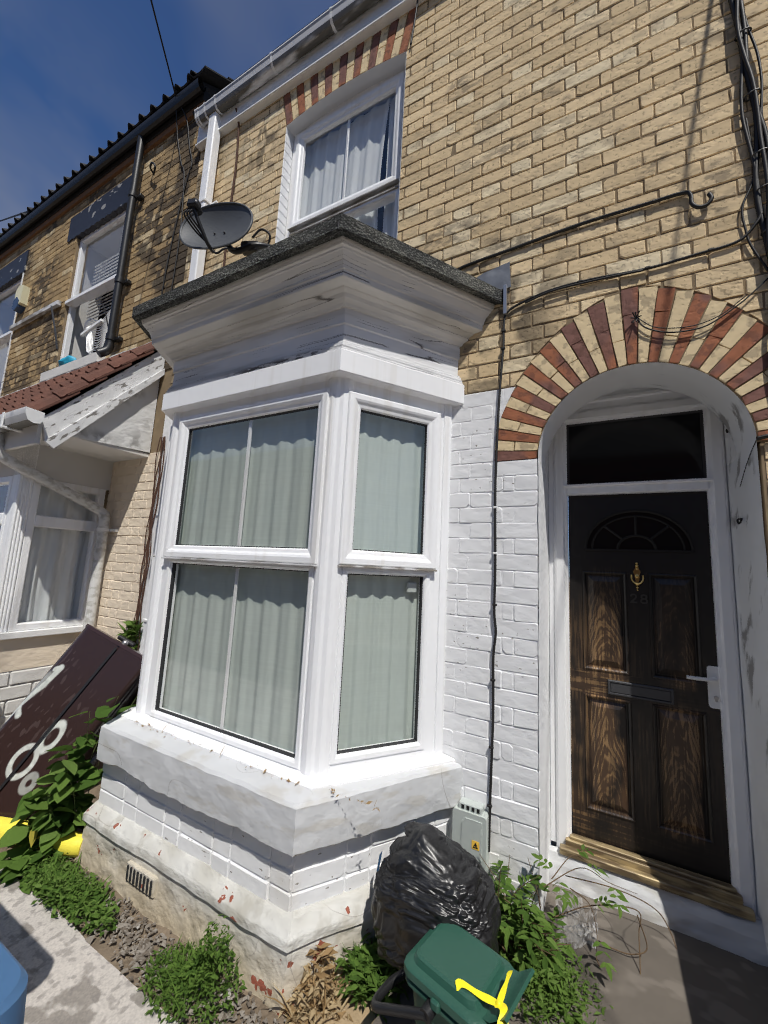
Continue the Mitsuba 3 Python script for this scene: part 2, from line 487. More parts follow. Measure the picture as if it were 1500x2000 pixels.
mat('pavement_concrete', P(c_pave), 0.9, 0.2, lambda p, n, uv: fbm(p.x * 30, p.y * 30, p.z * 30, 4), 0.006)


def c_path(p, n, uv):
    c = mix((0.145, 0.125, 0.105), (0.10, 0.088, 0.075), fbm(p.x * 5, p.y * 5, 3.0, 4))
    c = mix(c, (0.20, 0.175, 0.15), smoothstep(0.58, 0.72, fbm(p.x * 8, p.y * 14, 8.0, 3)) * 0.6)
    c = mix(c, (0.06, 0.052, 0.044), smoothstep(0.56, 0.74, fbm(p.x * 3, p.y * 4, 12.0, 4)) * 0.7)
    ck = line(noise(p.x * 7, p.y * 5, 4.0) - 0.5, 0.012) * smoothstep(0.5, 0.6, noise(p.x * 3, p.y * 3, 14.0))
    return mix(c, (0.05, 0.045, 0.04), ck * 0.6)


mat('path_concrete', P(c_path), 0.85, 0.25, lambda p, n, uv: fbm(p.x * 25, p.y * 25, p.z * 30, 4), 0.006)
mat('soil', P(lambda p, n, uv: mix((0.235, 0.185, 0.135), (0.115, 0.09, 0.065), fbm(p.x * 14, p.y * 14, 3.0, 4))), 0.95, 0.1,
    lambda p, n, uv: fbm(p.x * 40, p.y * 40, p.z * 40, 3), 0.02)
for i, c in enumerate([(0.32, 0.28, 0.235), (0.22, 0.185, 0.15), (0.40, 0.36, 0.31), (0.55, 0.52, 0.47)]):
    mat(f'pebble_{i}', tuple(0.6 * q for q in c), 0.9, 0.15)


def leafmat(name, c, t=0.35):
    scene[name] = {'type': 'principledthin', 'base_color': {'type': 'rgb', 'value': list(c)}, 'roughness': 0.42, 'diff_trans': 2 * t, 'spec_trans': 0.0, 'eta': 1.4}
    return name


LEAF = [leafmat('leaf_a', (0.11, 0.19, 0.04)), leafmat('leaf_b', (0.07, 0.13, 0.028)), leafmat('leaf_c', (0.15, 0.235, 0.06)), leafmat('leaf_d', (0.125, 0.205, 0.045))]
leafmat('leaf_yellow', (0.40, 0.34, 0.06)); leafmat('leaf_dry', (0.30, 0.20, 0.10), 0.2); leafmat('leaf_tan', (0.44, 0.34, 0.20), 0.2); leafmat('petal', (0.75, 0.62, 0.12))
mat('stem_brown', (0.13, 0.085, 0.05), 0.8, 0.2)
mat('stem_green', (0.12, 0.15, 0.05), 0.7, 0.3)


# neighbour
def c_nbrick(p, n, uv):
    row = dr.floor((p.z - 0.03) / C)
    odd = row - 2 * dr.floor(row / 2)
    t = (p.x * 1000 - odd * 168.75) / 337.5
    i = dr.floor(t); i = i * 2 + dr.select(t - i < 0.3333, 1.0, 0.0)
    a = cell(i, row, 3)
    c = mix((0.40, 0.285, 0.15), (0.25, 0.175, 0.095), a)
    c = mix(c, (0.50, 0.40, 0.25), smoothstep(0.86, 0.96, cell(i, row, 9)))
    d = smoothstep(0.40, 0.66, fbm(p.x * 1.5, p.z * 1.6, 4.0, 3)) * smoothstep(0.36, 0.52, fbm(p.x * 9, p.z * 14, a * 5, 3))
    e = smoothstep(-3.55, -2.95, p.x) * smoothstep(0.35, 0.55, fbm(p.x * 6, p.z * 3, 1.0, 4))
    return mix(c, (0.055, 0.045, 0.036), dr.clip(d * 0.85 + e * 0.9, 0, 0.92))


mat('sooty_brick', P(c_nbrick), 0.93, 0.2, b_brick, 0.0035)
mat('cream_paint', P(lambda p, n, uv: mix((0.72, 0.62, 0.49), (0.63, 0.54, 0.43), fbm(p.x * 4, p.y * 4, p.z * 4, 3))), 0.7, 0.3, b_white, 0.006)
mat('grey_render', P(lambda p, n, uv: mix((0.62, 0.62, 0.61), (0.20, 0.195, 0.185), smoothstep(0.44, 0.62, fbm(p.x * 15, p.y * 15, p.z * 11, 5)) * 0.75 * smoothstep(0.35, 0.6, fbm(p.y * 4, p.z * 4, 2.0, 2)))), 0.85, 0.2, b_white, 0.008)
mat('barge_paint', P(lambda p, n, uv: mix((0.62, 0.62, 0.62), (0.12, 0.105, 0.09), smoothstep(0.60, 0.70, fbm(p.y * 13 + p.z * 11, p.x * 30, p.z * 30 - p.y * 30, 4)) * 0.85)), 0.7, 0.3)
mat('soffit_paint', (0.58, 0.57, 0.55), 0.8, 0.2)
mat('tile_brown', P(lambda p, n, uv: mix((0.155, 0.070, 0.050), (0.085, 0.045, 0.036), fbm(p.x * 10, p.y * 10, p.z * 10, 3))), 0.85, 0.25, b_brick, 0.003)
mat('tile_black', (0.025, 0.024, 0.024), 0.8, 0.3)
mat('black_paint', P(lambda p, n, uv: mix((0.014, 0.015, 0.022), (0.33, 0.32, 0.30), smoothstep(0.74, 0.77, fbm(p.x * 8, p.z * 11, 3.0, 4)) * 0.8)), 0.4, 0.5)
mat('brown_timber', (0.20, 0.10, 0.045), 0.7, 0.3)
mat('lead', P(lambda p, n, uv: mix((0.10, 0.11, 0.13), (0.22, 0.235, 0.265), fbm(p.x * 22, p.y * 22, p.z * 8, 4))), 0.5, 0.5, metallic=0.35)
mat('grey_plastic', (0.42, 0.455, 0.43), 0.4, 0.4)
mat('green_plastic', (0.022, 0.080, 0.056), 0.42, 0.5, lambda p, n, uv: noise(p.x * 300, p.y * 300, p.z * 300), 0.0006)
mat('blue_plastic', (0.060, 0.135, 0.26), 0.5, 0.35)
mat('yellow_plastic', (0.80, 0.69, 0.08), 0.45, 0.4)
mat('yellow_ribbon', (0.85, 0.72, 0.02), 0.4, 0.4)
mat('turquoise', (0.03, 0.33, 0.50), 0.5, 0.4)
mat('alarm_cream', (0.66, 0.62, 0.42), 0.4, 0.4)
mat('alarm_blue', (0.03, 0.055, 0.11), 0.35, 0.5)
mat('bag_black', (0.010, 0.010, 0.011), 0.36, 0.55, lambda p, n, uv: fbm(p.x * 14, p.y * 14, p.z * 10, 4), 0.006)
scene['clear_film'] = {'type': 'blendbsdf', 'weight': 0.22, 'a': {'type': 'thindielectric', 'int_ior': 1.45}, 'b': {'type': 'twosided', 'bsdf': {'type': 'diffuse', 'reflectance': {'type': 'rgb', 'value': [0.8, 0.8, 0.8]}}}}
mat('sticker', (0.80, 0.50, 0.08), 0.5, 0.3)
mat('numeral_iron', (0.035, 0.032, 0.028), 0.4, 0.5)
mat('cable_rust', (0.085, 0.045, 0.032), 0.8, 0.2)
# ------------------------------------------------------------------ the house
HOUSE = thing('terraced_house', 'yellow brick terraced house with white painted canted bay window and arched doorway', 'house')
JX0, JX1, ACX, AR = 0.1415, 0.952, 0.547, 0.409
AN = [0, 10, 20, 33, 45, 60, 90]; ARO = [0.79, 0.765, 0.732, 0.69, 0.66, 0.638, 0.617]
def r_out(deg): return float(np.interp(abs(deg - 90), AN, ARO))
th = np.linspace(0, 180, 73)
ARCH_IN = Polygon([(JX0, 0), (JX0, S0)] + [(ACX + AR * math.cos(math.radians(a)), S0 + AR * math.sin(math.radians(a))) for a in th[::-1]] + [(JX1, S0), (JX1, 0)])
ARCH_OUT = Polygon([(ACX + r_out(a) * math.cos(math.radians(a)), S0 + r_out(a) * math.sin(math.radians(a))) for a in th])
WX0, WX1, WZ0, WZ1 = -1.80, -0.712, 3.25, 5.16
def w_in(x): return WZ1 + 0.055 * (1 - ((x - (WX0 + WX1) / 2) / ((WX1 - WX0) / 2)) ** 2)
WIN = Polygon([(WX0, WZ0), (WX1, WZ0)] + [(x, w_in(x)) for x in np.linspace(WX1, WX0, 15)])
RC = np.array([(WX0 + WX1) / 2, WZ1 - 1.9])
def w_ext(x): return 5.505
WARCH = Polygon([(x, w_in(x)) for x in np.linspace(WX0, WX1, 15)] + [(WX1 + 0.075, 5.505), (WX0 - 0.075, 5.505)])
XL, XR, ZT = -2.93, 2.4, 5.52
ZB = S0 + 5 * C            # where the white paint stops

core = Polygon([(XL, -0.1), (XR, -0.1), (XR, ZT), (XL, ZT)]).difference(ARCH_IN.buffer(0.012)).difference(WIN.buffer(0.012))
add('wall', FAC.poly(core, -0.24, -0.0048), 'mortar', HOUSE)
WALL = HOUSE + '__wall'


def brick_mesh(pl, x0, x1, z0, z1, d1=0.0, d0=-0.02, cut=0.006, rough=0.0013):
    """a slightly uneven brick with knocked corners: front at d1, back at d0"""
    c = np.clip(rng.exponential(cut * 0.7, 4) + 0.0015, 0.0015, 0.022)
    c = np.minimum(c, min(x1 - x0, z1 - z0) * 0.42)
    a = lambda: rng.normal(0, rough)
    o = [(x0 + c[0] + a(), z0 + a()), (x1 - c[1] + a(), z0 + a()), (x1 + a(), z0 + c[1] * 0.8 + a()), (x1 + a(), z1 - c[2] * 0.8 + a()),
         (x1 - c[2] + a(), z1 + a()), (x0 + c[3] + a(), z1 + a()), (x0 + a(), z1 - c[3] * 0.8 + a()), (x0 + a(), z0 + c[0] * 0.8 + a())]
    o = np.array(o); m = o.mean(0); e = 0.0035
    f = m + (o - m) * (1 - e / np.maximum(np.abs(o - m), 0.02))
    dd = d1 + rng.normal(0, 0.0012); tx, tz = rng.normal(0, 0.012, 2)
    q = lambda p, d: np.column_stack([p, d + (p[:, 0] - m[0]) * tx + (p[:, 1] - m[1]) * tz])
    V = np.vstack([q(f, dd), q(o, dd - 0.004), np.column_stack([o, np.full(8, d0)])])
    F = [(0, k, k + 1) for k in range(1, 7)]
    for r in (0, 8):
        for k in range(8):
            k2 = (k + 1) % 8
            F += [(r + k, r + 8 + k, r + 8 + k2), (r + k, r + 8 + k2, r + k2)]
    return pl.put(trimesh.Trimesh(V, F, process=False))


def poly_brick(pl, pg, d1=0.0, d0=-0.02):
    """a cut brick"""
    pg = pg.buffer(-0.0035)
    if pg.is_empty: return None
    pg = max(getattr(pg, 'geoms', [pg]), key=lambda g: g.area)
    if pg.area < 2.5e-4: return None
    return pl.poly(pg.simplify(0.001), d0, d1 + rng.normal(0, 0.001))


J = 0.0030
def flemish(r, x0, x1, off=0.0):
    """(left, right) of the bricks of course r"""
    a = off + (0.16875 if r % 2 == 0 else 0.0)
    i0 = int(math.floor((x0 - a) / 0.3375)) - 1
    for i in range(i0, int((x1 - x0) / 0.3375) + i0 + 4):
        h = a + i * 0.3375
        yield h, h + 0.1125
        yield h + 0.1125, h + 0.3375


def quoin(r):
    """courses of the white pier, from the door jamb leftwards"""
    x = JX0
    w = [0.225] if r % 2 else [0.1125, 0.056, 0.225]
    w = w + [0.1125, 0.225] * 3
    for a in w:
        yield x - a, x
        x -= a


def lay(pl, rows, gen, region, zref, keep, joint=J):
    out = []
    for r in rows:
        z0, z1 = zref + r * C + joint, zref + (r + 1) * C - joint
        for a, b in gen(r):
            a, b = a + joint, b - joint
            pg = sbox(a, z0, b, z1)
            if not region.intersects(pg) or not keep((a + b) / 2, (z0 + z1) / 2): continue
            if region.contains(pg):
                m = brick_mesh(pl, a, b, z0, z1)
            else:
                m = poly_brick(pl, pg.intersection(region))
                if m is None: continue
            c = np.asarray(m.vertices).mean(0)
            out.append((np.linalg.norm(c - CAM), m))
    return sorted(out, key=lambda t: t[0])


def lay_out(bricks, parent, bsdf, most=300, name='brick', rest='brickwork'):
    for _, m in bricks[:most]:
        add(name, m, bsdf, parent)
    if len(bricks) > most:
        mb = MB()
        for _, m in bricks[most:]: mb.mesh(m)
        add(rest, mb, bsdf, parent, kind='stuff')


yellow = Polygon([(XL, ZB), (XR, ZB), (XR, ZT - 0.01), (XL, ZT - 0.01)]).union(sbox(JX1 + 0.02, 0.1, XR, ZB + 0.001))
yellow = yellow.difference(ARCH_OUT.buffer(0.004)).difference(WIN.buffer(0.001)).difference(WARCH.buffer(0.004)).difference(ARCH_IN.buffer(0.02))
hid = lambda x, z: not (-2.30 < x < -0.36 and z < 3.08)
yb = lay(FAC, range(-27, 43), lambda r: flemish(r, XL, XR), yellow, S0, hid)
lay_out(yb, WALL, 'yellow_brick')
# white painted pier and the strip left of the bay
PW = add('painted_pier', FAC.poly(sbox(-0.45, 0.0, JX0 - 0.004, ZB - 0.002).difference(ARCH_OUT), -0.02, -0.0026), 'white_paint', HOUSE)
white = sbox(-0.42, 0.02, JX0, ZB).difference(ARCH_OUT.buffer(0.003))
wb = lay(FAC, range(-27, 5), quoin, white, S0, lambda x, z: True, 0.0014)
lay_out(wb, PW, 'white_paint')
PL = add('painted_strip', FAC.poly(sbox(XL, 0.0, -2.28, ZB + 0.4), -0.02, 0.003), 'white_paint', HOUSE)

# arch over the door: 33 red and yellow voussoirs
AB = add('door_arch', FAC.poly(ARCH_OUT.difference(ARCH_IN), -0.02, -0.006), 'mortar', HOUSE)
N = 33
for i in range(N):
    a0, a1 = 180 - i * 180 / N, 180 - (i + 1) * 180 / N
    am = (a0 + a1) / 2; ro = r_out(am); red = i % 2 == 0
    w = 180 / N
    if red: cuts = [AR + 0.002, ro] if ro < 0.675 else [AR + 0.002, ro - 0.115 - 0.02 * (i % 3), ro]
    else: cuts = [AR + 0.002, AR + 0.10 + 0.015 * (i % 2) if ro < 0.66 else AR + 0.125, ro]
    for r0, r1 in zip(cuts[:-1], cuts[1:]):
        pts = []
        g = 0.0026
        for (r, s) in ((r0 + g, a0), (r1 - g, a0), (r1 - g, a1), (r0 + g, a1)):
            e = math.degrees(0.0028 / r) * (-1 if s == a0 else 1)
            t = math.radians(s + e + rng.normal(0, 0.12)); rr = r + rng.normal(0, 0.0018)
            pts.append((ACX + rr * math.cos(t), S0 + rr * math.sin(t)))
        pg = Polygon(pts).buffer(-0.003).buffer(0.003, quad_segs=2)
        add('brick', FAC.poly(pg, -0.02, 0.002 + rng.normal(0, 0.0012)), 'red_brick' if red else 'cream_brick', AB)

# arch over the upper window
WB = add('window_arch', FAC.poly(WARCH, -0.02, -0.006), 'mortar', HOUSE)
n = 17
for i in range(n):
    def edge(k):
        s = k / n; xb = WX0 + (WX1 - WX0) * s; xt = WX0 - 0.075 + (WX1 - WX0 + 0.15) * s
        return xb, xt
    (b0, t0), (b1, t1) = edge(i), edge(i + 1)
    red = i % 2 == 0
    zs = [0, 1] if red and i % 4 == 0 else ([0, 0.62, 1] if red else [0, 0.45, 1])
    for s0, s1 in zip(zs[:-1], zs[1:]):
        P_ = lambda b, t, s: (b + (t - b) * s, w_in(b) + (5.505 - w_in(b)) * s)
        pg = Polygon([P_(b0, t0, s0), P_(b1, t1, s0), P_(b1, t1, s1), P_(b0, t0, s1)]).buffer(-0.0045)
        add('brick', FAC.poly(pg, -0.02, 0.002 + rng.normal(0, 0.001)), 'red_brick' if red else 'cream_brick', WB)

# ---- eaves: trim, fascia, gutter, roof
add('fascia', MB().mesh(box(XL, XR, -0.045, -0.012, 5.51, 5.80)).mesh(box(XL, XR, -0.060, 0.05, 5.4975, 5.515, 0.003)), 'white_plastic', HOUSE)
gp = [(-0.047, 5.735), (-0.047, 5.68), (-0.060, 5.655), (-0.085, 5.645), (-0.115, 5.65), (-0.135, 5.675), (-0.142, 5.72), (-0.150, 5.735), (-0.150, 5.748), (-0.136, 5.748), (-0.130, 5.715), (-0.118, 5.678), (-0.09, 5.662), (-0.062, 5.675), (-0.056, 5.735)]
def xsweep(prof, x0, x1):
    V = np.array([[(x, y, z) for y, z in prof] for x in (x0, x1)]); V = np.concatenate([V, V[:, :1]], 1)
    return grid(V)
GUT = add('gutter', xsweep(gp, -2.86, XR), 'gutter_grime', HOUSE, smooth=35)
def gslice(x, w, e):
    q = np.array(gp[:10]); c = np.array([-0.095, 5.71])
    return xsweep([tuple(c + (p - c) * (1 + e)) for p in q] + [tuple(c + (p - c) * 0.93) for p in q[::-1]], x - w / 2, x + w / 2)
for x in (-2.845, -2.815, -2.72, -2.58, -1.90, -1.30, -0.70, -0.1, 0.5, 1.1):
    add('joint_clip', gslice(x, 0.022, 0.06), 'white_plastic', GUT)
add('end_cap', MB().add(np.array([(-2.862, y, z) for y, z in gp[:10]]), [(0, k, k + 1) for k in range(1, 9)]), 'white_plastic', GUT)
add('roof', obox((XL, -0.10, 5.76), (XR - XL, 0, 0), (0, 3.2, 2.4), (0, -0.03, 0.04)), 'tile_black', HOUSE)
# downpipe: square white plastic
DP = add('downpipe', MB().mesh(box(-2.695, -2.60, -0.105, -0.028, 0.15, 5.66, 0.008)), 'upvc', HOUSE)
for z in (4.72, 3.35, 1.9, 1.1):
    add('bracket', MB().mesh(box(-2.703, -2.592, -0.113, -0.03, z, z + 0.022, 0.003)).mesh(box(-2.592, -2.52, -0.05, -0.028, z, z + 0.022, 0.003)), 'white_plastic', DP)

# ---- door recess
def reveal():
    mb = MB()
    ys = np.linspace(-0.004, 0.262, 6); zz = np.linspace(0.0, S0, 30)
    for X, s in ((JX0, 1), (JX1, -1)):
        y2 = np.linspace(-0.004, 0.46, 10)
        V = np.array([[(X, y, z) for z in zz] for y in y2]); mb.mesh(grid(V))
    a = np.radians(np.linspace(0, 180, 48))
    V = np.array([[(ACX + (AR - 0.0035) * math.cos(t), y, S0 + (AR - 0.0035) * math.sin(t)) for t in a] for y in ys]); mb.mesh(grid(V))
    return wob(mb.tri(), 0.0035, 7, 3)
add('door_reveal', reveal(), 'reveal_paint', HOUSE, smooth=40)
# the flat lobby behind the arch
sp = sbox(JX0 - 0.01, S0, JX1 + 0.01, 2.72).difference(Polygon([(ACX + AR * math.cos(math.radians(a)), S0 + AR * math.sin(math.radians(a))) for a in th] + [(JX0, S0 - 0.01), (JX1, S0 - 0.01)]))
lob = MB().mesh(FAC.poly(sp, -0.262, -0.245)).mesh(box(JX0 - 0.02, JX1 + 0.02, 0.262, 0.50, 2.68, 2.72))
for X in (JX0 - 0.012, JX1): lob.mesh(box(X, X + 0.012, 0.262, 0.50, S0, 2.70))
add('lobby_lining', lob, 'reveal_paint', HOUSE)

# ---- door frame, fanlight, leaf
DY = 0.43
DFP = Plane((0, DY, 0), (1, 0, 0), (0, -1, 0))
fr = MB()
prof = [(0, -0.05), (0, 0.012), (0.012, 0.018), (0.048, 0.018), (0.056, 0.008), (0.070, 0.002), (0.070, -0.05)]
fr.mesh(DFP.ring(0.172, 0.945, 0.20, 2.55, prof)).mesh(DFP.box(0.24, 0.875, 2.062, 2.112, -0.05, 0.014, 0.004)).mesh(DFP.box(0.225, 0.89, 2.104, 2.118, -0.03, 0.026, 0.003))
DF = add('door_frame', fr, 'upvc', HOUSE)
add('head_board', MB().mesh(DFP.box(JX0, JX1, 2.552, 2.69, -0.03, 0.004, 0.003)).mesh(DFP.box(JX0, JX1, 2.59, 2.615, 0.003, 0.02, 0.005)), 'upvc', DF)
add('side_trim', MB().mesh(DFP.box(JX0 + 0.002, 0.171, 0.25, 2.551, -0.03, 0.005, 0.002)).mesh(DFP.box(0.9462, JX1 - 0.002, 0.25, 2.551, -0.03, 0.005, 0.002)), 'upvc', DF)
FAN = add('fanlight', DFP.ring(0.242, 0.876, 2.1175, 2.482, [(0, -0.03), (0, -0.004), (0.012, -0.012), (0.012, -0.03)]), 'rubber_seal', DF)
add('pane', DFP.box(0.252, 0.866, 2.128, 2.472, -0.028, -0.02), 'dark_glass', DF)
LY = 0.452
LP = Plane((0, LY, 0), (1, 0, 0), (0, -1, 0))
X0, X1, Z0, Z1 = 0.246, 0.874, 0.300, 2.060
pan = [(0.316, 0.513, 1.130, 1.635), (0.619, 0.812, 1.132, 1.637), (0.316, 0.517, 0.448, 0.992), (0.617, 0.818, 0.452, 0.998)]
HC, HR, HZ = 0.568, 0.232, 1.762
half = Polygon([(HC + HR * math.cos(t), HZ + 0.200 / 0.232 * HR * math.sin(t)) for t in np.radians(np.linspace(0, 180, 33))])
leaf = sbox(X0, Z0, X1, Z1)
for q in pan: leaf = leaf.difference(sbox(q[0], q[2], q[1], q[3]))
leaf = leaf.difference(half)
DOOR = add('front_door', MB().mesh(LP.poly(leaf, -0.014, 0)).mesh(LP.box(X0 + 0.001, X1 - 0.001, Z0 + 0.001, Z1 - 0.001, -0.04, -0.0145)), 'door_wood', HOUSE)
for q in pan:
    u0, u1, z0, z1 = q
    mb = MB().mesh(LP.ring(u0 - 0.006, u1 + 0.006, z0 - 0.006, z1 + 0.006, [(0, 0), (0.002, 0.005), (0.007, 0.006), (0.014, 0.001), (0.018, -0.011), (0.018, -0.013), (0, -0.013)]))
    e = 0.018
    ou = np.array([(u0 + e, z0 + e), (u1 - e, z0 + e), (u1 - e, z1 - e), (u0 + e, z1 - e)]); c = ou.mean(0)
    inn = ou + np.sign(c - ou) * 0.030
    V = np.vstack([np.column_stack([ou, np.full(4, -0.0135)]), np.column_stack([inn, np.full(4, -0.001)])])
    F = [(k, (k + 1) % 4, 4 + (k + 1) % 4, 4 + k) for k in range(4)] + [(4, 5, 6, 7)]
    mb.mesh(LP.put(MB().add(V, F).tri()))
    add('panel', mb, 'door_wood', DOOR)
add('pane', LP.put(trimesh.creation.extrude_polygon(half.buffer(0.002), 0.003, engine='earcut').apply_translation([0, 0, -0.0125])), 'dark_glass', DOOR)
t = np.radians(np.linspace(0, 180, 33)); k = 0.200 / 0.232
def arc(r, d=0.0, cz=HZ): return LP(np.column_stack([HC + r * np.cos(t), cz + k * r * np.sin(t), np.full(33, d)]))
mb = MB().mesh(tube(arc(HR + 0.006, 0.002), 0.008, 6)).mesh(tube(arc(HR - 0.026, -0.004), 0.006, 6)).mesh(tube(arc(0.085, -0.003), 0.008, 6))
mb.mesh(LP.box(HC - HR - 0.012, HC + HR + 0.012, HZ - 0.012, HZ + 0.002, -0.006, 0.008, 0.003))
for s in (45, 90, 135):
    d = np.array([math.cos(math.radians(s)), k * math.sin(math.radians(s))])
    mb.mesh(tube(LP(np.array([(HC + d[0] * r, HZ + d[1] * r, -0.004) for r in (0.088, HR - 0.026)])), 0.0075, 6))
add('glazing_bars', mb, 'door_dark', DOOR)
# knocker
kx, kz = 0.566, 1.632
mb = MB()
plate = Polygon([(kx + a, kz + b) for a, b in ((-0.017, 0.016), (-0.013, 0.002), (-0.010, -0.02), (-0.004, -0.05), (0.004, -0.05), (0.010, -0.02), (0.013, 0.002), (0.017, 0.016), (0.009, 0.03), (0.005, 0.05), (-0.005, 0.05), (-0.009, 0.03))])
mb.mesh(LP.poly(plate, 0, 0.004))
tt = np.radians(np.linspace(20, -200, 24))
mb.mesh(tube(LP(np.column_stack([kx + 0.026 * np.cos(tt), kz - 0.014 + 0.033 * np.sin(tt), 0.012 + 0.004 * np.sin(-tt)])), 0.0042, 8))
for z, r in ((0.058, 0.006), (0.045, 0.008), (0.030, 0.006), (-0.049, 0.009), (-0.066, 0.006), (-0.079, 0.0045)):
    mb.mesh(trimesh.creation.icosphere(2, r).apply_translation(LP(np.array([kx, kz + z, 0.008]))))
mb.mesh(trimesh.creation.icosphere(2, 1).apply_scale([0.011, 0.008, 0.013]).apply_translation(LP(np.array([kx, kz - 0.008, 0.006]))))
add('knocker', mb, 'brass', DOOR, smooth=40)
for s, dx in (('2', 0.526), ('8', 0.571)):
    tm = meshkit.text_mesh(s, 0.045, 0.006, bold=True)
    add('numeral', LP.put(tm.apply_translation([dx, 1.487, 0])), 'numeral_iron', DOOR)
# letterbox
mb = MB().mesh(LP.ring(0.420, 0.700, 1.015, 1.088, [(0, 0), (0.001, 0.008), (0.004, 0.0105), (0.010, 0.0105), (0.012, 0.007), (0.012, 0)]))
LB = add('letterbox', mb, 'dark_metal', DOOR)
add('letter_flap', MB().mesh(LP.box(0.4325, 0.6875, 1.029, 1.0755, 0.0, 0.007, 0.002)), 'dark_metal', DOOR)
# handle
pl = Polygon([(0.845, 1.045), (0.874, 1.045), (0.874, 1.208), (0.845, 1.208)]).buffer(0.0125)
mb = MB().mesh(LP.poly(pl, 0, 0.009))
mb.mesh(tube(smoothpath(LP(np.array([(0.858, 1.165, 0.008), (0.857, 1.165, 0.035), (0.835, 1.164, 0.044), (0.79, 1.162, 0.044), (0.748, 1.162, 0.043)])), 6), 0.0085, 10))
add('handle', mb, 'white_plastic', DOOR, smooth=40)
add('key_cylinder', MB().mesh(LP.box(0.8535, 0.8665, 1.062, 1.079, 0.008, 0.014, 0.003)).mesh(tube(LP(np.array([(0.86, 1.081, 0.009), (0.86, 1.081, 0.0145)])), 0.009, 14)), 'steel', DOOR, smooth=40)
# threshold and step
TH = add('threshold', MB().mesh(box(0.215, 0.90, 0.392, 0.46, 0.262, 0.298, 0.003)).mesh(box(0.235, 0.885, 0.405, 0.442, 0.298, 0.312, 0.003)).mesh(box(0.19, 0.93, 0.36, 0.40, 0.238, 0.270, 0.004)), 'brass_sill', HOUSE)
sv = [(0.40, 0.239), (0.372, 0.232), (0.352, 0.19), (0.335, 0.10), (0.330, -0.05), (0.40, -0.05)]
st = xsweep(sv, JX0 - 0.02, JX1 + 0.02)
add('step', wob(st, 0.018, 9, 5, 0.045), 'sill_paint', HOUSE, smooth=50)
# ------------------------------------------------------------------ the canted bay
def path(o):
    xr, xc = -0.305 + 1.05 * o, -0.69 + 0.5 * o
    return np.array([(xr, 0.0), (xc, -0.525 - o), (-1.985 - 0.5 * o, -0.525 - o), (-2.37 - 1.05 * o, 0.0)])


def bay_sweep(prof, paths=path, closed=True, seg=None):
    """prof: [(o, z)...] swept round the bay; paths(o) gives the plan line"""
    L = []
    for o, z in prof:
        p = paths(o)
        if seg:
            q = []
            p0 = paths(0.0)
            for a, b, c, e in zip(p[:-1], p[1:], p0[:-1], p0[1:]):
                n = max(1, int(np.linalg.norm(e - c) / seg)); q += [a + (b - a) * i / n for i in range(n)]
            p = np.array(q + [p[-1]])
        L.append(np.column_stack([p, np.full(len(p), z)]))
    V = np.array(L)
    return grid(V, closed_u=closed)


def custom(xr, xc, y, xc2, xl):
    base = np.array([(xr, 0.0), (xc, y), (xc2, y), (xl, 0.0)])
    def f(o):
        return base + np.array([(1.05, 0), (0.5, -1), (-0.5, -1), (-1.05, 0)]) * o
    return f


# brickwork under the sill: the white bricks stand proud of a core
bp = custom(-0.262, -0.678, -0.640, -2.03, -2.44)
BW = add('bay_wall', bay_sweep([(-0.006, 0.05), (-0.006, 0.60), (-0.05, 0.60), (-0.05, 0.05)], bp), 'white_paint', HOUSE)
pp = bp(0.0)
for (p, q) in ((pp[1], pp[0]), (pp[2], pp[1]), (pp[3], pp[2])):
    d = q - p; Lw = np.linalg.norm(d); d = d / Lw
    pl = Plane((p[0], p[1], 0), (d[0], d[1], 0), (d[1], -d[0], 0))
    for r in range(3, 7):
        z0 = 0.02 + r * C
        x = -0.1125 * (r % 2); k = r
        while x < Lw:
            w = 0.1125 if k % 2 else 0.225
            a, b = max(x, 0.0), min(x + w, Lw)
            if b - a > 0.03:
                add('brick', brick_mesh(pl, a + 0.003, b - 0.003, z0 + 0.003, z0 + C - 0.003, 0.0), 'white_paint', BW)
            x += w; k += 1

# plinth: sloped coping and rough painted base
gp2 = custom(-0.185, -0.640, -0.692, -2.065, -2.50)
pr_ = [(-0.10, 0.285), (-0.048, 0.272), (-0.008, 0.232), (0.0, 0.222), (0.002, 0.192), (-0.010, 0.186), (-0.008, 0.10), (0.004, 0.04), (0.022, -0.08), (-0.10, -0.08)]
pm = bay_sweep(pr_, gp2, True, 0.05)
PLI = add('plinth', wob(pm, 0.011, 6, 11, 0.035), 'plinth_paint', HOUSE, smooth=45)
# air brick with slots
APL = Plane((-1.62, -0.692, 0.075), (1, 0, 0), (0, -1, 0))
AIR = add('air_brick', wob(APL.box(0.0, 0.215, 0.0, 0.078, -0.03, 0.009, 0.004), 0.002, 20, 3, 0.03), 'plinth_paint', HOUSE, smooth=40)
for i in range(8): add('slot', APL.poly(Polygon([(0.016 + i * 0.026, 0.016), (0.016 + i * 0.026, 0.062)]).buffer(0.001) if False else sbox(0.015 + i * 0.026, 0.014, 0.0165 + i * 0.026, 0.064).buffer(0.0055), -0.02, 0.0125), 'rubber_seal', AIR)

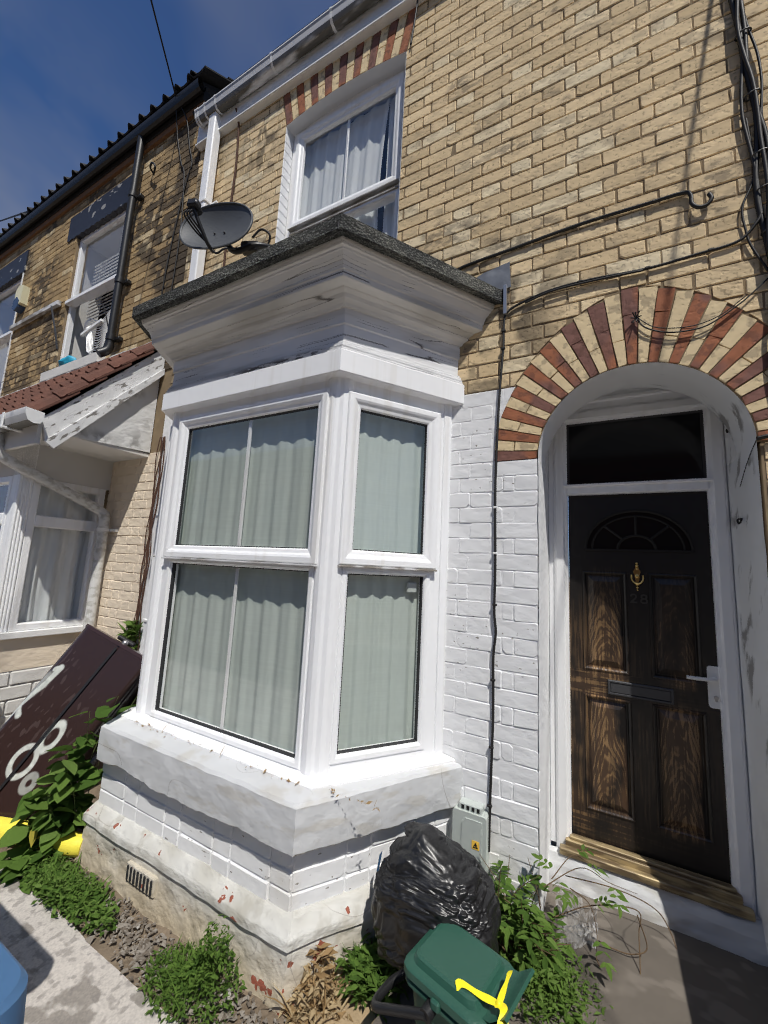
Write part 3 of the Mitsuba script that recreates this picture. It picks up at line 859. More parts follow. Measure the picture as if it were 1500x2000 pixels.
# the thick painted stone sill
sp_ = custom(-0.208, -0.640, -0.694, -2.00, -2.43)
sl = bay_sweep([(-0.16, 0.702), (-0.012, 0.684), (0.0, 0.672), (0.004, 0.60), (0.0, 0.508), (-0.010, 0.500), (-0.07, 0.500), (-0.16, 0.56)], sp_, True, 0.04)
sl = wob(sl, 0.006, 9, 21, 0.03)
v = np.array(sl.vertices); low = np.clip((0.58 - v[:, 2]) / 0.08, 0, 1)
v[:, 2] += low * 0.060 * (meshkit.fbm(np.column_stack([v[:, 0] * 5, v[:, 1] * 5, v[:, 1] * 0]), 3, 4) - 0.45) * (v[:, 0] < -0.64)
v[:, 2] += low * 0.016 * np.abs(meshkit.fbm(np.column_stack([v[:, 0] * 16, v[:, 1] * 16, v[:, 1] * 0]), 3, 9) - 0.35)
add('bay_sill', trimesh.Trimesh(v, sl.faces, process=False), 'sill_paint', HOUSE, smooth=45)

# uPVC cill
add('window_cill', bay_sweep([(-0.06, 0.715), (0.0, 0.711), (0.056, 0.700), (0.062, 0.697), (0.062, 0.676), (0.054, 0.672), (-0.06, 0.68)]), 'upvc', HOUSE)
# dead leaves and dirt lying on the sill
# windows
FRP = Plane((0, -0.525, 0), (1, 0, 0), (0, -1, 0))
d = np.array([-0.385, -0.525]); d /= np.linalg.norm(d)
# right return: u runs from the corner (0) to the wall
RTP = Plane((-0.69, -0.525, 0), (-d[0], -d[1], 0), (-d[1], d[0], 0))
if RTP.N[0] < 0: RTP.N = -RTP.N
LTP = Plane((-2.37, 0.0, 0), (0.385 / 0.651, -0.525 / 0.651, 0), (-0.525 / 0.651, -0.385 / 0.651, 0))
SASH = [(0, -0.02), (0, 0.018), (0.006, 0.024), (0.030, 0.024), (0.040, 0.020), (0.050, 0.012), (0.066, 0.008), (0.072, 0.000), (0.072, -0.02)]
FIX = [(0, -0.05), (0, 0.002), (0.004, 0.006), (0.022, 0.006), (0.030, 0.000), (0.034, -0.008), (0.034, -0.05)]


def light(pl, win, u0, u1, zl0, zl1, zu0, zu1, out, bar=None):
    """lower fixed light, opening fanlight above in a heavy sash"""
    o0, o1, oz0, oz1 = out
    fb = MB().mesh(pl.box(o0, u0 - 0.033, oz0, oz1, -0.05, -0.002, 0.002)).mesh(pl.box(u1 + 0.033, o1, oz0, oz1, -0.05, -0.002, 0.002))
    fb.mesh(pl.box(u0 - 0.035, u1 + 0.035, oz0, zl0 - 0.033, -0.05, -0.002)).mesh(pl.box(u0 - 0.035, u1 + 0.035, zl1 + 0.03, zu0 - 0.02, -0.05, -0.004)).mesh(pl.box(u0 - 0.035, u1 + 0.035, zu1 + 0.03, oz1, -0.05, -0.002))
    f = add('frame', fb, 'upvc', win)
    add('lower_frame', pl.ring(u0 - 0.034, u1 + 0.034, zl0 - 0.034, zl1 + 0.034, FIX), 'upvc', win)
    add('opening_sash', pl.ring(u0 - 0.072 + 0.012, u1 + 0.072 - 0.012, zu0 - 0.072, zu1 + 0.072, SASH), 'upvc', win)
    add('drip_bar', MB().mesh(pl.box(u0 - 0.06, u1 + 0.06, zu0 - 0.082, zu0 - 0.0735, -0.01, 0.030, 0.002)).mesh(pl.box(u0 - 0.05, u1 + 0.05, zl1 + 0.030, zl1 + 0.042, -0.01, 0.016, 0.003)), 'dirty_white', win)
    add('seal', MB().mesh(pl.ring(u0 - 0.001, u1 + 0.001, zl0 - 0.001, zl1 + 0.001, [(0, -0.03), (0, -0.008), (0.006, -0.012), (0.006, -0.03)])).mesh(pl.ring(u0 + 0.009, u1 - 0.009, zu0 - 0.001, zu1 + 0.001, [(0, -0.02), (0, 0.0), (0.006, -0.006), (0.006, -0.02)])), 'rubber_seal', win)
    add('pane', pl.put(MB().add([(u0, zl0, -0.022), (u1, zl0, -0.022), (u1, zl1, -0.022), (u0, zl1, -0.022)], [(0, 1, 2, 3)]).tri()), 'pane_glass', win)
    add('pane', pl.put(MB().add([(u0, zu0, -0.012), (u1, zu0, -0.012), (u1, zu1, -0.012), (u0, zu1, -0.012)], [(0, 1, 2, 3)]).tri()), 'pane_glass', win)
    if bar is not None:
        add('glazing_bar', pl.box(bar - 0.010, bar + 0.010, zl0, zl1, -0.036, -0.027, 0.002), 'white_plastic', win)
        add('glazing_bar', pl.box(bar - 0.010, bar + 0.010, zu0, zu1, -0.030, -0.018, 0.002), 'white_plastic', win)


W1 = HOUSE + '__front_window'; W2 = HOUSE + '__side_window'
light(FRP, W1, -1.822, -0.806, 0.748, 1.568, 1.672, 2.384, (-1.90, -0.766, 0.712, 2.510), -1.305)
light(RTP, W2, 0.651 - 0.553, 0.651 - 0.145, 0.780, 1.566, 1.677, 2.368, (0.05, 0.651, 0.712, 2.510))
light(LTP, HOUSE + '__side_window_001', 0.145, 0.553, 0.780, 1.566, 1.677, 2.368, (0.0, 0.60, 0.712, 2.510))
# latch seen through the small lower pane
add('latch', RTP.box(0.43, 0.485, 1.482, 1.535, -0.05, -0.03, 0.005), 'grey_plastic', W2)
# corner posts
post = [(-0.80, -0.47), (-0.767, -0.5265), (-0.752, -0.536), (-0.728, -0.540), (-0.708, -0.533), (-0.696, -0.522), (-0.676, -0.516), (-0.660, -0.500), (-0.6515, -0.481), (-0.652, -0.466), (-0.72, -0.44)]
for s in (1, -1):
    pg = np.array(post)
    if s < 0: pg = np.array([(-1.3375 * 2 - x, y) for x, y in pg])[::-1]
    m = trimesh.creation.extrude_polygon(Polygon(pg), 2.509 - 0.706, engine='earcut').apply_translation([0, 0, 0.706])
    add('corner_post', m, 'upvc', HOUSE)
add('wall_post', RTP.box(0.598, 0.645, 0.706, 2.509, -0.05, 0.006, 0.003), 'upvc', HOUSE)

# head: white fascia box, mouldings, frieze, cornice, felt
add('head_fascia', bay_sweep([(-0.06, 2.508), (0.058, 2.508), (0.062, 2.512), (0.062, 2.618), (0.056, 2.623), (-0.06, 2.623)]), 'upvc', HOUSE)
add('bay_moulding', bay_sweep([(-0.02, 2.6235), (0.052, 2.6235), (0.054, 2.632), (0.048, 2.637), (0.050, 2.648), (0.042, 2.653), (0.043, 2.664), (0.034, 2.670), (0.034, 2.679), (-0.02, 2.685)]), 'old_paint', HOUSE)
fz = bay_sweep([(-0.02, 2.675), (0.024, 2.675), (0.024, 2.772), (0.031, 2.776), (0.032, 2.858), (-0.02, 2.87)])
add('frieze', wob(fz, 0.0025, 5, 31, 0.06), 'old_paint', HOUSE, smooth=30)
cr = [(-0.02, 2.855), (0.042, 2.855), (0.050, 2.868), (0.072, 2.880), (0.082, 2.896), (0.100, 2.906), (0.104, 2.912), (0.148, 2.918), (0.152, 2.922), (0.153, 2.950), (0.158, 2.954), (0.160, 2.965), (0.168, 2.985), (0.190, 3.012), (0.196, 3.016), (0.198, 3.024), (0.208, 3.028), (0.214, 3.046), (0.214, 3.062), (-0.02, 3.08)]
add('cornice', wob(bay_sweep(cr), 0.003, 4, 41, 0.07), 'old_paint', HOUSE, smooth=35)
fe = bay_sweep([(0.235, 3.054), (0.252, 3.046), (0.262, 3.052), (0.264, 3.118), (0.252, 3.130), (0.20, 3.134), (0.20, 3.06)], path, True, 0.10)
FELT = add('bay_roof_felt', wob(fe, 0.007, 5, 51), 'roof_felt', HOUSE, smooth=40)
o = path(0.252)
V = np.array([(o[0][0], 0.0, 3.131), (o[1][0], o[1][1], 3.131), (o[2][0], o[2][1], 3.131), (o[3][0], 0, 3.131), (-0.5, 0.0, 3.225), (-2.2, 0.0, 3.225)])
add('bay_roof', MB().add(V, [(0, 1, 4), (1, 2, 5), (1, 5, 4), (2, 3, 5), (0, 4, 4), (3, 5, 5)]), 'roof_felt', HOUSE)
add('patch', MB().mesh(obox((-0.572, -0.792, 3.045), (0.038, 0.058, 0.006), (-0.004, 0.003, 0), (0, 0, 0.034), 0.001)), 'rubber_seal', FELT)
add('flashing', wob(FAC.poly(Polygon([(-0.30, 3.13), (0.008, 3.13), (0.002, 3.285), (-0.14, 3.262), (-0.30, 3.20)]), 0.006, 0.011), 0.006, 9, 5, 0.03), 'lead', HOUSE)
add('flashing_clip', box(-0.03, -0.012, -0.03, -0.004, 2.97, 3.14, 0.002), 'steel', HOUSE)

# curtains in the bay
def drape(pl, u0, u1, z0, z1, d, amp, per, seed, gather=0.0):
    """hanging cloth with folds; grows fuller downwards"""
    r = np.random.default_rng(seed); U = np.linspace(u0, u1, int((u1 - u0) / 0.006) + 2); Z = np.linspace(z0, z1, 26)
    ph = np.cumsum(1 + 0.55 * meshkit.fbm(np.column_stack([U * 7, U * 0 + seed, U * 0]), 3, seed)) * 0.006 * 2 * np.pi / per
    V = np.zeros((len(U), len(Z), 3))
    for j, z in enumerate(Z):
        k = (z - z0) / (z1 - z0)
        sh = 0.8 * meshkit.fbm(np.column_stack([U * 3, U * 0 + z * 1.5, U * 0 + seed]), 2, seed)
        w = np.sin(ph + sh) + 0.35 * np.sin(2.3 * ph + 1.3 + 2 * sh)
        V[:, j, 0] = U + gather * np.sin(k * 3) * (U - u0); V[:, j, 1] = z
        V[:, j, 2] = d + amp * (0.55 + 0.45 * (1 - k)) * w
    m = grid(V)
    return pl.put(m)


solo('curtain', drape(FRP, -1.93, -0.74, 0.62, 2.46, -0.064, 0.0065, 0.17, 3), 'curtain_cloth', 'pale green curtain behind the wide front pane of the bay window', 'curtain', smooth=True)
solo('curtain', drape(RTP, 0.05, 0.63, 0.62, 2.46, -0.062, 0.0075, 0.12, 8), 'curtain_cloth', 'pale green curtain behind the narrow side pane of the bay window', 'curtain', smooth=True)
add('bay_ceiling', bay_sweep([(-0.062, 2.507), (-0.3, 2.507)], path, False), 'room_dark', HOUSE)

# ------------------------------------------------------------------ upper window
UY = 0.095
UWP = Plane((0, UY, 0), (1, 0, 0), (0, -1, 0))
rv = MB()
for X in (WX0, WX1):
    rv.mesh(grid(np.array([[(X, y, z) for z in np.linspace(WZ0, WZ1, 8)] for y in (-0.002, 0.24)])))
xs = np.linspace(WX0, WX1, 15)
rv.mesh(grid(np.array([[(x, y, w_in(x) - 0.002) for x in xs] for y in (-0.002, 0.24)])))
RV = add('window_reveal', rv, 'reveal_paint', HOUSE)
for r in range(int((WZ0 - S0) / C) + 1, int((WZ1 - S0) / C)):       # painted brick ends in the left reveal
    z = S0 + r * C
    add('brick', MB().mesh(box(WX0 - 0.004, WX0 + 0.004, 0.0, UY - 0.004, z + 0.0035, z + C - 0.0035, 0.0025)), 'white_paint', RV)
UW = HOUSE + '__upper_window'
u0, u1 = WX0 + 0.006, WX1 - 0.006
add('frame', UWP.ring(u0, u1, 3.27, 5.165, [(0, -0.05), (0, 0.0), (0.004, 0.006), (0.050, 0.006), (0.056, 0.0), (0.056, -0.05)]), 'upvc', UW)
add('head_filler', UWP.poly(Polygon([(WX0, 5.16)] + [(x, w_in(x)) for x in xs] + [(WX1, 5.16)]).buffer(0), -0.04, -0.002), 'upvc', UW)
zt = 4.245
add('opening_sash', UWP.ring(u0 + 0.045, u1 - 0.045, zt, 5.125, SASH), 'upvc', UW)
add('drip_bar', MB().mesh(UWP.box(u0 + 0.045, u1 - 0.045, zt - 0.012, zt - 0.002, -0.01, 0.030, 0.002)).mesh(UWP.box(u0 + 0.05, u1 - 0.05, zt - 0.055, zt - 0.040, -0.01, 0.016, 0.003)), 'dirty_white', UW)
add('transom', UWP.box(u0 + 0.05, u1 - 0.05, zt - 0.075, zt + 0.02, -0.05, -0.002), 'upvc', UW)
add('lower_frame', UWP.ring(u0 + 0.045, u1 - 0.045, 3.31, zt - 0.05, FIX), 'upvc', UW)
gx0, gx1 = u0 + 0.117, u1 - 0.117
Q = lambda a, b, c, e, dd: UWP.put(MB().add([(a, c, dd), (b, c, dd), (b, e, dd), (a, e, dd)], [(0, 1, 2, 3)]).tri())
add('pane', Q(gx0, gx1, zt + 0.072, 5.053, -0.012), 'pane_glass', UW)
add('pane', Q(u0 + 0.08, u1 - 0.08, 3.34, zt - 0.085, -0.02), 'pane_glass', UW)
xm = (gx0 + gx1) / 2
add('glazing_bar', UWP.box(xm - 0.010, xm + 0.010, zt + 0.07, 5.055, -0.034, -0.02, 0.002), 'white_plastic', UW)
add('glazing_bar', UWP.box(xm - 0.010, xm + 0.010, 3.34, zt - 0.085, -0.040, -0.027, 0.002), 'white_plastic', UW)
solo('curtain', drape(UWP, u0 + 0.03, -0.915, 3.3, 5.12, -0.085, 0.014, 0.17, 5, -0.07), 'net_white', 'white curtain filling most of the upper window above the bay', 'curtain', smooth=True)
solo('curtain', drape(UWP, -0.93, u1 - 0.02, 3.3, 5.12, -0.095, 0.014, 0.13, 9), 'net_white', 'narrow white curtain at the right edge of the upper window above the bay', 'curtain', smooth=True)
add('room_back', MB().mesh(box(WX0 - 0.4, WX1 + 0.4, 1.2, 1.22, 3.0, 5.6)).mesh(box(WX0 - 0.4, WX1 + 0.4, 0.25, 1.2, 5.35, 5.37)).mesh(box(WX0 - 0.4, WX0 - 0.38, 0.25, 1.2, 3, 5.4)).mesh(box(WX1 + 0.38, WX1 + 0.4, 0.25, 1.2, 3, 5.4)), 'room_dark', HOUSE)
# ------------------------------------------------------------------ the neighbouring house on the left
NB = thing('neighbouring_house', 'sooty brick house left of the white bay with brown tiled lean-to roof and black gutter', 'house')
A1, A2 = (-5.24, -4.115, 3.665, 5.475), (-7.85, -6.68, 3.665, 5.475)
NXL, NZT = -9.2, 6.02
nreg = sbox(NXL, 2.4, XL - 0.004, NZT)
ncore = sbox(NXL, -0.1, XL - 0.004, NZT)
lin = []
for a in (A1, A2):
    ncore = ncore.difference(sbox(a[0] - 0.004, a[2] - 0.002, a[1] + 0.004, a[3] + 0.002)); nreg = nreg.difference(sbox(a[0], a[2] - 0.125, a[1], a[3]))
    l = sbox(a[0] - 0.21, a[3], a[1] + 0.05, a[3] + 0.33); nreg = nreg.difference(l); lin.append(l)
add('wall', FAC.poly(ncore, -0.24, -0.008), 'mortar', NB)
nb = lay(FAC, range(30, 76), lambda r: flemish(r, NXL, XL), nreg, 0.03, lambda x, z: z > 3.3)
lay_out(nb, NB + '__wall', 'sooty_brick')
for l in lin:
    x0, z0, x1, z1 = l.bounds
    pts = [(x0, z1), (x0, z0)] + [(x0 + (x1 - x0) * i / 24, z0 - (0.018 if i % 2 else 0.0)) for i in range(1, 24)] + [(x1, z0), (x1, z1)]
    add('lintel', FAC.poly(Polygon(pts), -0.05, 0.012), 'black_paint', NB)
# cream painted brick between the bays
CW = add('cream_wall', FAC.poly(sbox(-3.66, 0.0, XL - 0.004, 2.50), -0.02, -0.0045), 'cream_paint', NB)
cb = lay(FAC, range(0, 31), lambda r: flemish(r, -3.66, XL), sbox(-3.66, 0.05, XL - 0.006, 2.50), 0.03, lambda x, z: True, 0.003)
lay_out(cb, CW, 'cream_paint')
for a in (A1, A2):
    W = numbered(NB + '__window')
    w0, w1, z0, z1 = a
    NP = Plane((0, 0.05, 0), (1, 0, 0), (0, -1, 0))
    fp = [(0, -0.05), (0, 0.0), (0.005, 0.006), (0.050, 0.006), (0.055, 0.0), (0.055, -0.05)]
    add('frame', NP.ring(w0, w1, z0, z1, fp), 'upvc', W)
    add('transom', MB().mesh(NP.box(w0 + 0.002, w1 - 0.02, 4.555, 4.60, -0.04, 0.055, 0.004)).mesh(NP.box(w0 + 0.05, w1 - 0.05, 4.60, 4.65, -0.04, 0.004, 0.004)), 'upvc', W)
    add('side_trim', MB().mesh(FAC.box(w1 - 0.004, w1 + 0.022, z0, z1, -0.04, 0.010, 0.003)), 'barge_paint', W)
    add('pane', NP.put(MB().add([(w0 + .05, 4.64, -0.02), (w1 - .05, 4.64, -0.02), (w1 - .05, z1 - .05, -0.02), (w0 + .05, z1 - .05, -0.02)], [(0, 1, 2, 3)]).tri()), 'pane_glass', W)
    add('sill', wob(FAC.box(w0 - 0.10, w1 + 0.02, z0 - 0.125, z0 - 0.004, -0.10, 0.075, 0.006), 0.003, 6, 2, 0.08), 'soffit_paint', W)
    room = MB().mesh(box(w0 - .3, w1 + .3, 1.3, 1.32, 3.2, 5.8)).mesh(box(w0 - .3, w1 + .3, 0.25, 1.3, 5.6, 5.62)).mesh(box(w0 - .3, w1 + .3, 0.25, 1.3, 3.3, 3.32)).mesh(box(w0 - .32, w0 - .3, .25, 1.3, 3.3, 5.6)).mesh(box(w1 + .3, w1 + .32, .25, 1.3, 3.3, 5.6))
    add('room_lining', room, 'room_dark', W)
    add('inner_reveal', MB().mesh(box(w0 - 0.03, w0 + 0.008, 0.10, 0.36, z0, 5.45)).mesh(box(w1 - 0.008, w1 + 0.03, 0.10, 0.36, z0, 5.45)).mesh(box(w0, w1, 0.10, 0.36, 5.44, 5.47)), 'soffit_paint', W)
NW = NB + '__window'
add('pane', FAC.put(MB().add([(A2[0] + .05, 3.7, -0.07), (A2[1] - .05, 3.7, -0.07), (A2[1] - .05, 4.56, -0.07), (A2[0] + .05, 4.56, -0.07)], [(0, 1, 2, 3)]).tri()), 'pane_glass', NB + '__window_001')
# broken venetian blind hanging in the open half of the near window
mb = MB(); r2 = np.random.default_rng(5)
BL = thing('venetian_blind', 'broken white venetian blind hanging tangled in the open lower half of the upper window', 'blind')
for i in range(17):
    z = 5.05 - i * 0.045
    add('slat', obox((-4.96, 0.12, z), (0.80, 0, 0), (0, 0.017, 0.004), (0, 0, 0.0025)), 'white_plastic', BL)
for i in range(15):
    z = 4.30 - i * 0.018; k = i / 14
    p = smoothpath([(-4.92, 0.10, 4.28 - 0.03 * i * 0.3), (-4.74, 0.07, z - 0.02 - 0.10 * k), (-4.56, 0.06, z - 0.10 - 0.16 * k), (-4.40 + 0.05 * k, 0.05, z - 0.14 - 0.14 * k), (-4.26, 0.06, z - 0.02 * k - 0.03)], 5)
    _, t, u, w = frames(p); wd = np.array([0, -0.35, 0.94]) * 0.0055
    V = np.stack([p - wd, p + wd], 1)
    add('slat', grid(V), 'white_plastic', BL)
for i in range(5):
    z = 3.72 + 0.02 * i
    p = smoothpath([(-4.66 + 0.02 * i, 0.02, 4.12), (-4.62 + 0.03 * i, 0.03, 3.92), (-4.54 + 0.02 * i, 0.02, 3.80 - 0.01 * i), (-4.36, 0.03, 3.83 + 0.015 * i)], 5)
    V = np.stack([p - [0, 0.004, 0.010], p + [0, 0.004, 0.010]], 1)
    add('slat', grid(V), 'white_plastic', BL)
add('cord', tube(smoothpath([(-4.62, 0.09, 4.5), (-4.40, 0.05, 4.3), (-4.26, 0.05, 4.05)], 6), 0.006, 5), 'black_cable', BL)
add('bottom_rail', obox((-4.72, 0.0, 4.02), (0.36, 0.02, 0.10), (0, 0.03, 0), (-0.01, 0, 0.035), 0.003), 'white_plastic', BL)
solo('cloth_bundle', wob(trimesh.creation.icosphere(3, 1).apply_scale([0.17, 0.06, 0.065]).apply_translation([-4.86, -0.02, 3.715]), 0.03, 9, 3), 'turquoise', 'turquoise cloth bundle lying on the sill of the open upper window', 'cloth', smooth=True)
solo('wall_batten', box(-6.62, -5.30, -0.055, -0.012, 4.545, 4.605, 0.004), 'dirty_white', 'long pale batten across the sooty brick wall between the two upper windows', 'batten')
solo('stay_rod', tube(np.array([(-5.42, -0.06, 4.55), (-5.27, -0.03, 4.18), (-5.24, 0.0, 3.98)]), 0.011, 6), 'dark_metal', 'thin dark stay rod slanting under the pale batten beside the open window', 'rod')
# eaves
NE = NB
add('eaves_strip', box(NXL, XL, -0.028, 0.02, 5.985, 6.055), 'brown_timber', NB)
add('fascia', box(NXL, XL, -0.040, 0.02, 6.056, 6.175), 'tile_black', NB)
ng = [(-0.042, 6.165), (-0.046, 6.115), (-0.065, 6.085), (-0.09, 6.078), (-0.115, 6.09), (-0.130, 6.12), (-0.134, 6.165), (-0.128, 6.165), (-0.12, 6.12), (-0.09, 6.09), (-0.055, 6.12), (-0.048, 6.165)]
add('gutter', xsweep(ng, NXL, XL + 0.03), 'black_plastic', NB, smooth=35)
NR = add('roof', obox((NXL, -0.06, 6.165), (XL - NXL + 0.02, 0, 0), (0, 3.0, 2.3), (0, -0.02, 0.03)), 'tile_black', NB)


def pantile(w, l, th=0.014):
    """S-profile tile: x across, y up the slope, z proud"""
    xs = np.linspace(0, w * 1.12, 11); s = xs / w
    zz = np.where(s < 0.42, 0.042 * np.sin(np.pi * s / 0.42) + 0.004, -0.006 * np.sin(np.pi * (s - 0.42) / 0.58))
    V = []
    for y, lift in ((0, 0.024), (l, 0.0)):
        V.append(np.column_stack([xs, np.full(11, y), zz + lift]))
    top = np.array(V); bot = top - [0, 0, th]
    loop = np.concatenate([top, bot[:, ::-1]], 1); loop = np.concatenate([loop, loop[:, :1]], 1)
    m = grid(loop)
    f = [(k, k + 1, 21 - k - 1) for k in range(10)] + [(k, 21 - k - 1, 21 - k) for k in range(10)]
    return trimesh.Trimesh(m.vertices, np.vstack([m.faces, f]), process=False)


def onslope(m, x, y, z, sy, sz):
    L_ = math.hypot(sy, sz); a, b = sy / L_, sz / L_
    v = np.asarray(m.vertices)
    j = rng.normal(0, 0.004, 2)
    return trimesh.Trimesh(np.column_stack([x + v[:, 0] + j[0], y + v[:, 1] * a - v[:, 2] * b, z + v[:, 1] * b + v[:, 2] * a + j[1] * 0.6]), m.faces, process=False)


PT = pantile(0.20, 0.36)
for i in range(31):
    add('tile', onslope(PT, -9.05 + i * 0.20, -0.13, 6.185, 0.79, 0.61), 'tile_black', NR)
for j in range(5):
    add('verge_tile', onslope(PT, -3.02, -0.13 + 0.25 * j, 6.195 + 0.193 * j, 0.79, 0.61), 'tile_black', NR)
# black downpipe
DPN = add('downpipe', MB().mesh(tube(np.array([(-3.89, -0.075, 6.09), (-3.89, -0.075, 3.66)]), 0.036, 14)), 'black_plastic', NB, smooth=40)
for z in (5.35, 4.35, 3.72):
    add('collar', MB().mesh(tube(np.array([(-3.89, -0.075, z), (-3.89, -0.075, z + 0.06)]), 0.044, 14)).mesh(box(-3.885, -3.80, -0.05, -0.004, z + 0.01, z + 0.05, 0.005)), 'black_plastic', DPN, smooth=40)
add('shoe', tube(smoothpath([(-3.89, -0.075, 3.68), (-3.893, -0.09, 3.61), (-3.915, -0.15, 3.55)], 5), 0.042, 12), 'black_plastic', DPN, smooth=40)
# lean-to roof over the bay
LTR = add('lean_to_roof', obox((-9.0, -0.80, 2.515), (5.93, 0, 0), (0, 0.80, 0.98), (0, 0.012, -0.010)), 'tile_black', NB)
PT2 = pantile(0.172, 0.34)
sl_ = math.hypot(0.83, 1.0)
for r in range(5):
    s = r * 0.255 / sl_
    for i in range(33):
        x = -3.02 - 0.172 * 1.12 - i * 0.172
        add('tile', onslope(PT2, x, -0.835 + 0.83 * s, 2.535 + 1.0 * s, 0.83, 1.0), 'tile_brown', LTR)
add('mortar_flaunching', wob(box(-9, -3.1, -0.07, 0.0, 3.49, 3.555, 0.01), 0.01, 8, 3, 0.1), 'grey_render', LTR)
yz = lambda pts, x0, x1: Plane((0, 0, 0), (0, 1, 0), (1, 0, 0)).poly(Polygon(pts), x0, x1)
add('barge_board', wob(yz([(-0.765, 2.375), (-0.72, 2.335), (0.0, 3.235), (0.0, 3.50), (-0.80, 2.53)], -3.085, -3.05), 0.004, 8, 3, 0.06), 'barge_paint', NB)
add('barge_edge', wob(yz([(-0.775, 2.365), (-0.715, 2.325), (0.0, 3.225), (0.0, 3.285)], -3.05, -3.028), 0.006, 9, 3, 0.05), 'barge_paint', NB)
add('gable_cheek', yz([(-0.68, 2.455), (0.0, 2.505), (0.0, 3.24), (-0.05, 3.24)], -3.12, -3.09), 'grey_render', NB)
add('soffit', MB().mesh(box(-9, -3.10, -0.79, -0.001, 2.462, 2.492)), 'soffit_paint', NB)
add('front_fascia', box(-9, -3.06, -0.815, -0.79, 2.34, 2.52), 'soffit_paint', NB)
g3 = [(-0.818, 2.545), (-0.818, 2.49), (-0.835, 2.462), (-0.87, 2.455), (-0.905, 2.468), (-0.922, 2.51), (-0.925, 2.552), (-0.916, 2.552), (-0.91, 2.51), (-0.87, 2.466), (-0.826, 2.50), (-0.824, 2.545)]
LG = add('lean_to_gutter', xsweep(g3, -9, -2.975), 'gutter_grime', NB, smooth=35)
add('end_cap', MB().add(np.array([(-2.974, y, z) for y, z in g3[:7]]), [(0, k, k + 1) for k in range(1, 6)]), 'white_plastic', LG)
add('joint_clip', MB().mesh(box(-3.33, -3.30, -0.93, -0.815, 2.447, 2.462, 0.003)).mesh(box(-3.33, -3.30, -0.932, -0.922, 2.447, 2.56, 0.003)), 'white_plastic', LG)
# square bay
SPX = -3.65
BPL = Plane((SPX, -0.62, 0), (0, 1, 0), (1, 0, 0))
NBW = numbered(NB + '__bay_window')
def simple(pl, L_):
    fp = [(0, -0.05), (0, 0.0), (0.005, 0.008), (0.048, 0.008), (0.056, 0.0), (0.056, -0.05)]
    add('frame', MB().mesh(pl.ring(0.0, L_, 0.965, 2.19, fp)).mesh(pl.box(0.05, L_ - 0.05, 1.79, 1.885, -0.05, 0.010, 0.006)), 'upvc', NBW)
    add('pane', pl.put(MB().add([(0.05, 1.01, -0.02), (L_ - 0.05, 1.01, -0.02), (L_ - 0.05, 1.80, -0.02), (0.05, 1.80, -0.02)], [(0, 1, 2, 3)]).tri()), 'pane_glass', NBW)
    add('pane', pl.put(MB().add([(0.05, 1.88, -0.02), (L_ - 0.05, 1.88, -0.02), (L_ - 0.05, 2.14, -0.02), (0.05, 2.14, -0.02)], [(0, 1, 2, 3)]).tri()), 'pane_glass', NBW)
simple(Plane((SPX, -0.575, 0), (0, 1, 0), (1, 0, 0)), 0.545)
simple(Plane((-5.4, -0.66, 0), (1, 0, 0), (0, -1, 0)), 1.63)
mb = MB().mesh(box(-3.77, -3.645, -0.665, -0.575, 0.965, 2.46))
for k in range(4): mb.mesh(tube(np.array([(-3.645, -0.655 + k * 0.022, 0.97), (-3.645, -0.655 + k * 0.022, 2.19)]), 0.010, 8))
add('corner_post', mb, 'upvc', NBW)
add('head', MB().mesh(box(-5.4, SPX + 0.005, -0.665, -0.58, 2.19, 2.463)).mesh(box(SPX - 0.06, SPX + 0.004, -0.579, -0.002, 2.19, 2.463)), 'soffit_paint', NBW)
add('sill', box(-5.5, SPX + 0.035, -0.71, -0.002, 0.91, 0.964, 0.006), 'white_plastic', NBW)
BYW = add('bay_wall', MB().mesh(box(-5.4, SPX - 0.012, -0.655, -0.002, 0.66, 0.909)), 'cream_paint', NB)
add('base_core', box(-5.38, SPX - 0.02, -0.645, -0.002, -0.05, 0.659), 'soffit_paint', BYW)
for r in range(6):
    for k in range(3):
        y0 = -0.66 + (k - 0.5 * (r % 2)) * 0.31
        a, b = max(y0, -0.66), min(y0 + 0.31, -0.004)
        if b - a > 0.05:
            add('stone', wob(box(SPX - 0.03, SPX - 0.002, a + 0.006, b - 0.006, 0.012 + r * 0.108, 0.11 + r * 0.108, 0.007), 0.004, 14, r * 5 + k, 0.05), 'soffit_paint', BYW)
    for k in range(5):
        x0 = -5.36 + (k + 0.5 * (r % 2)) * 0.34
        add('stone', box(x0 + 0.006, x0 + 0.334, -0.67, -0.646, 0.012 + r * 0.108, 0.11 + r * 0.108, 0.007), 'soffit_paint', BYW)
WP = add('white_pipe', tube(smoothpath([(-3.585, -0.87, 2.47), (-3.585, -0.84, 2.33), (-3.582, -0.78, 2.275), (-3.575, -0.48, 2.148), (-3.56, -0.13, 1.995), (-3.535, -0.075, 1.94), (-3.522, -0.07, 1.85), (-3.520, -0.07, 1.0), (-3.520, -0.07, 0.1)], 8), 0.041, 14), 'pipe_white', NB, smooth=True)
add('bracket', MB().mesh(tube(np.array([(-3.52, -0.07, 1.80), (-3.52, -0.07, 1.825)]), 0.048, 14)).mesh(box(-3.52, -3.40, -0.03, -0.004, 1.80, 1.822)), 'white_plastic', WP)
solo('curtain', drape(Plane((SPX - 0.10, -0.60, 0), (0, 1, 0), (1, 0, 0)), 0.02, 0.56, 1.0, 2.15, 0.0, 0.020, 0.16, 12), 'net_white', 'white curtain in the square bay window of the house on the left', 'curtain', smooth=True)
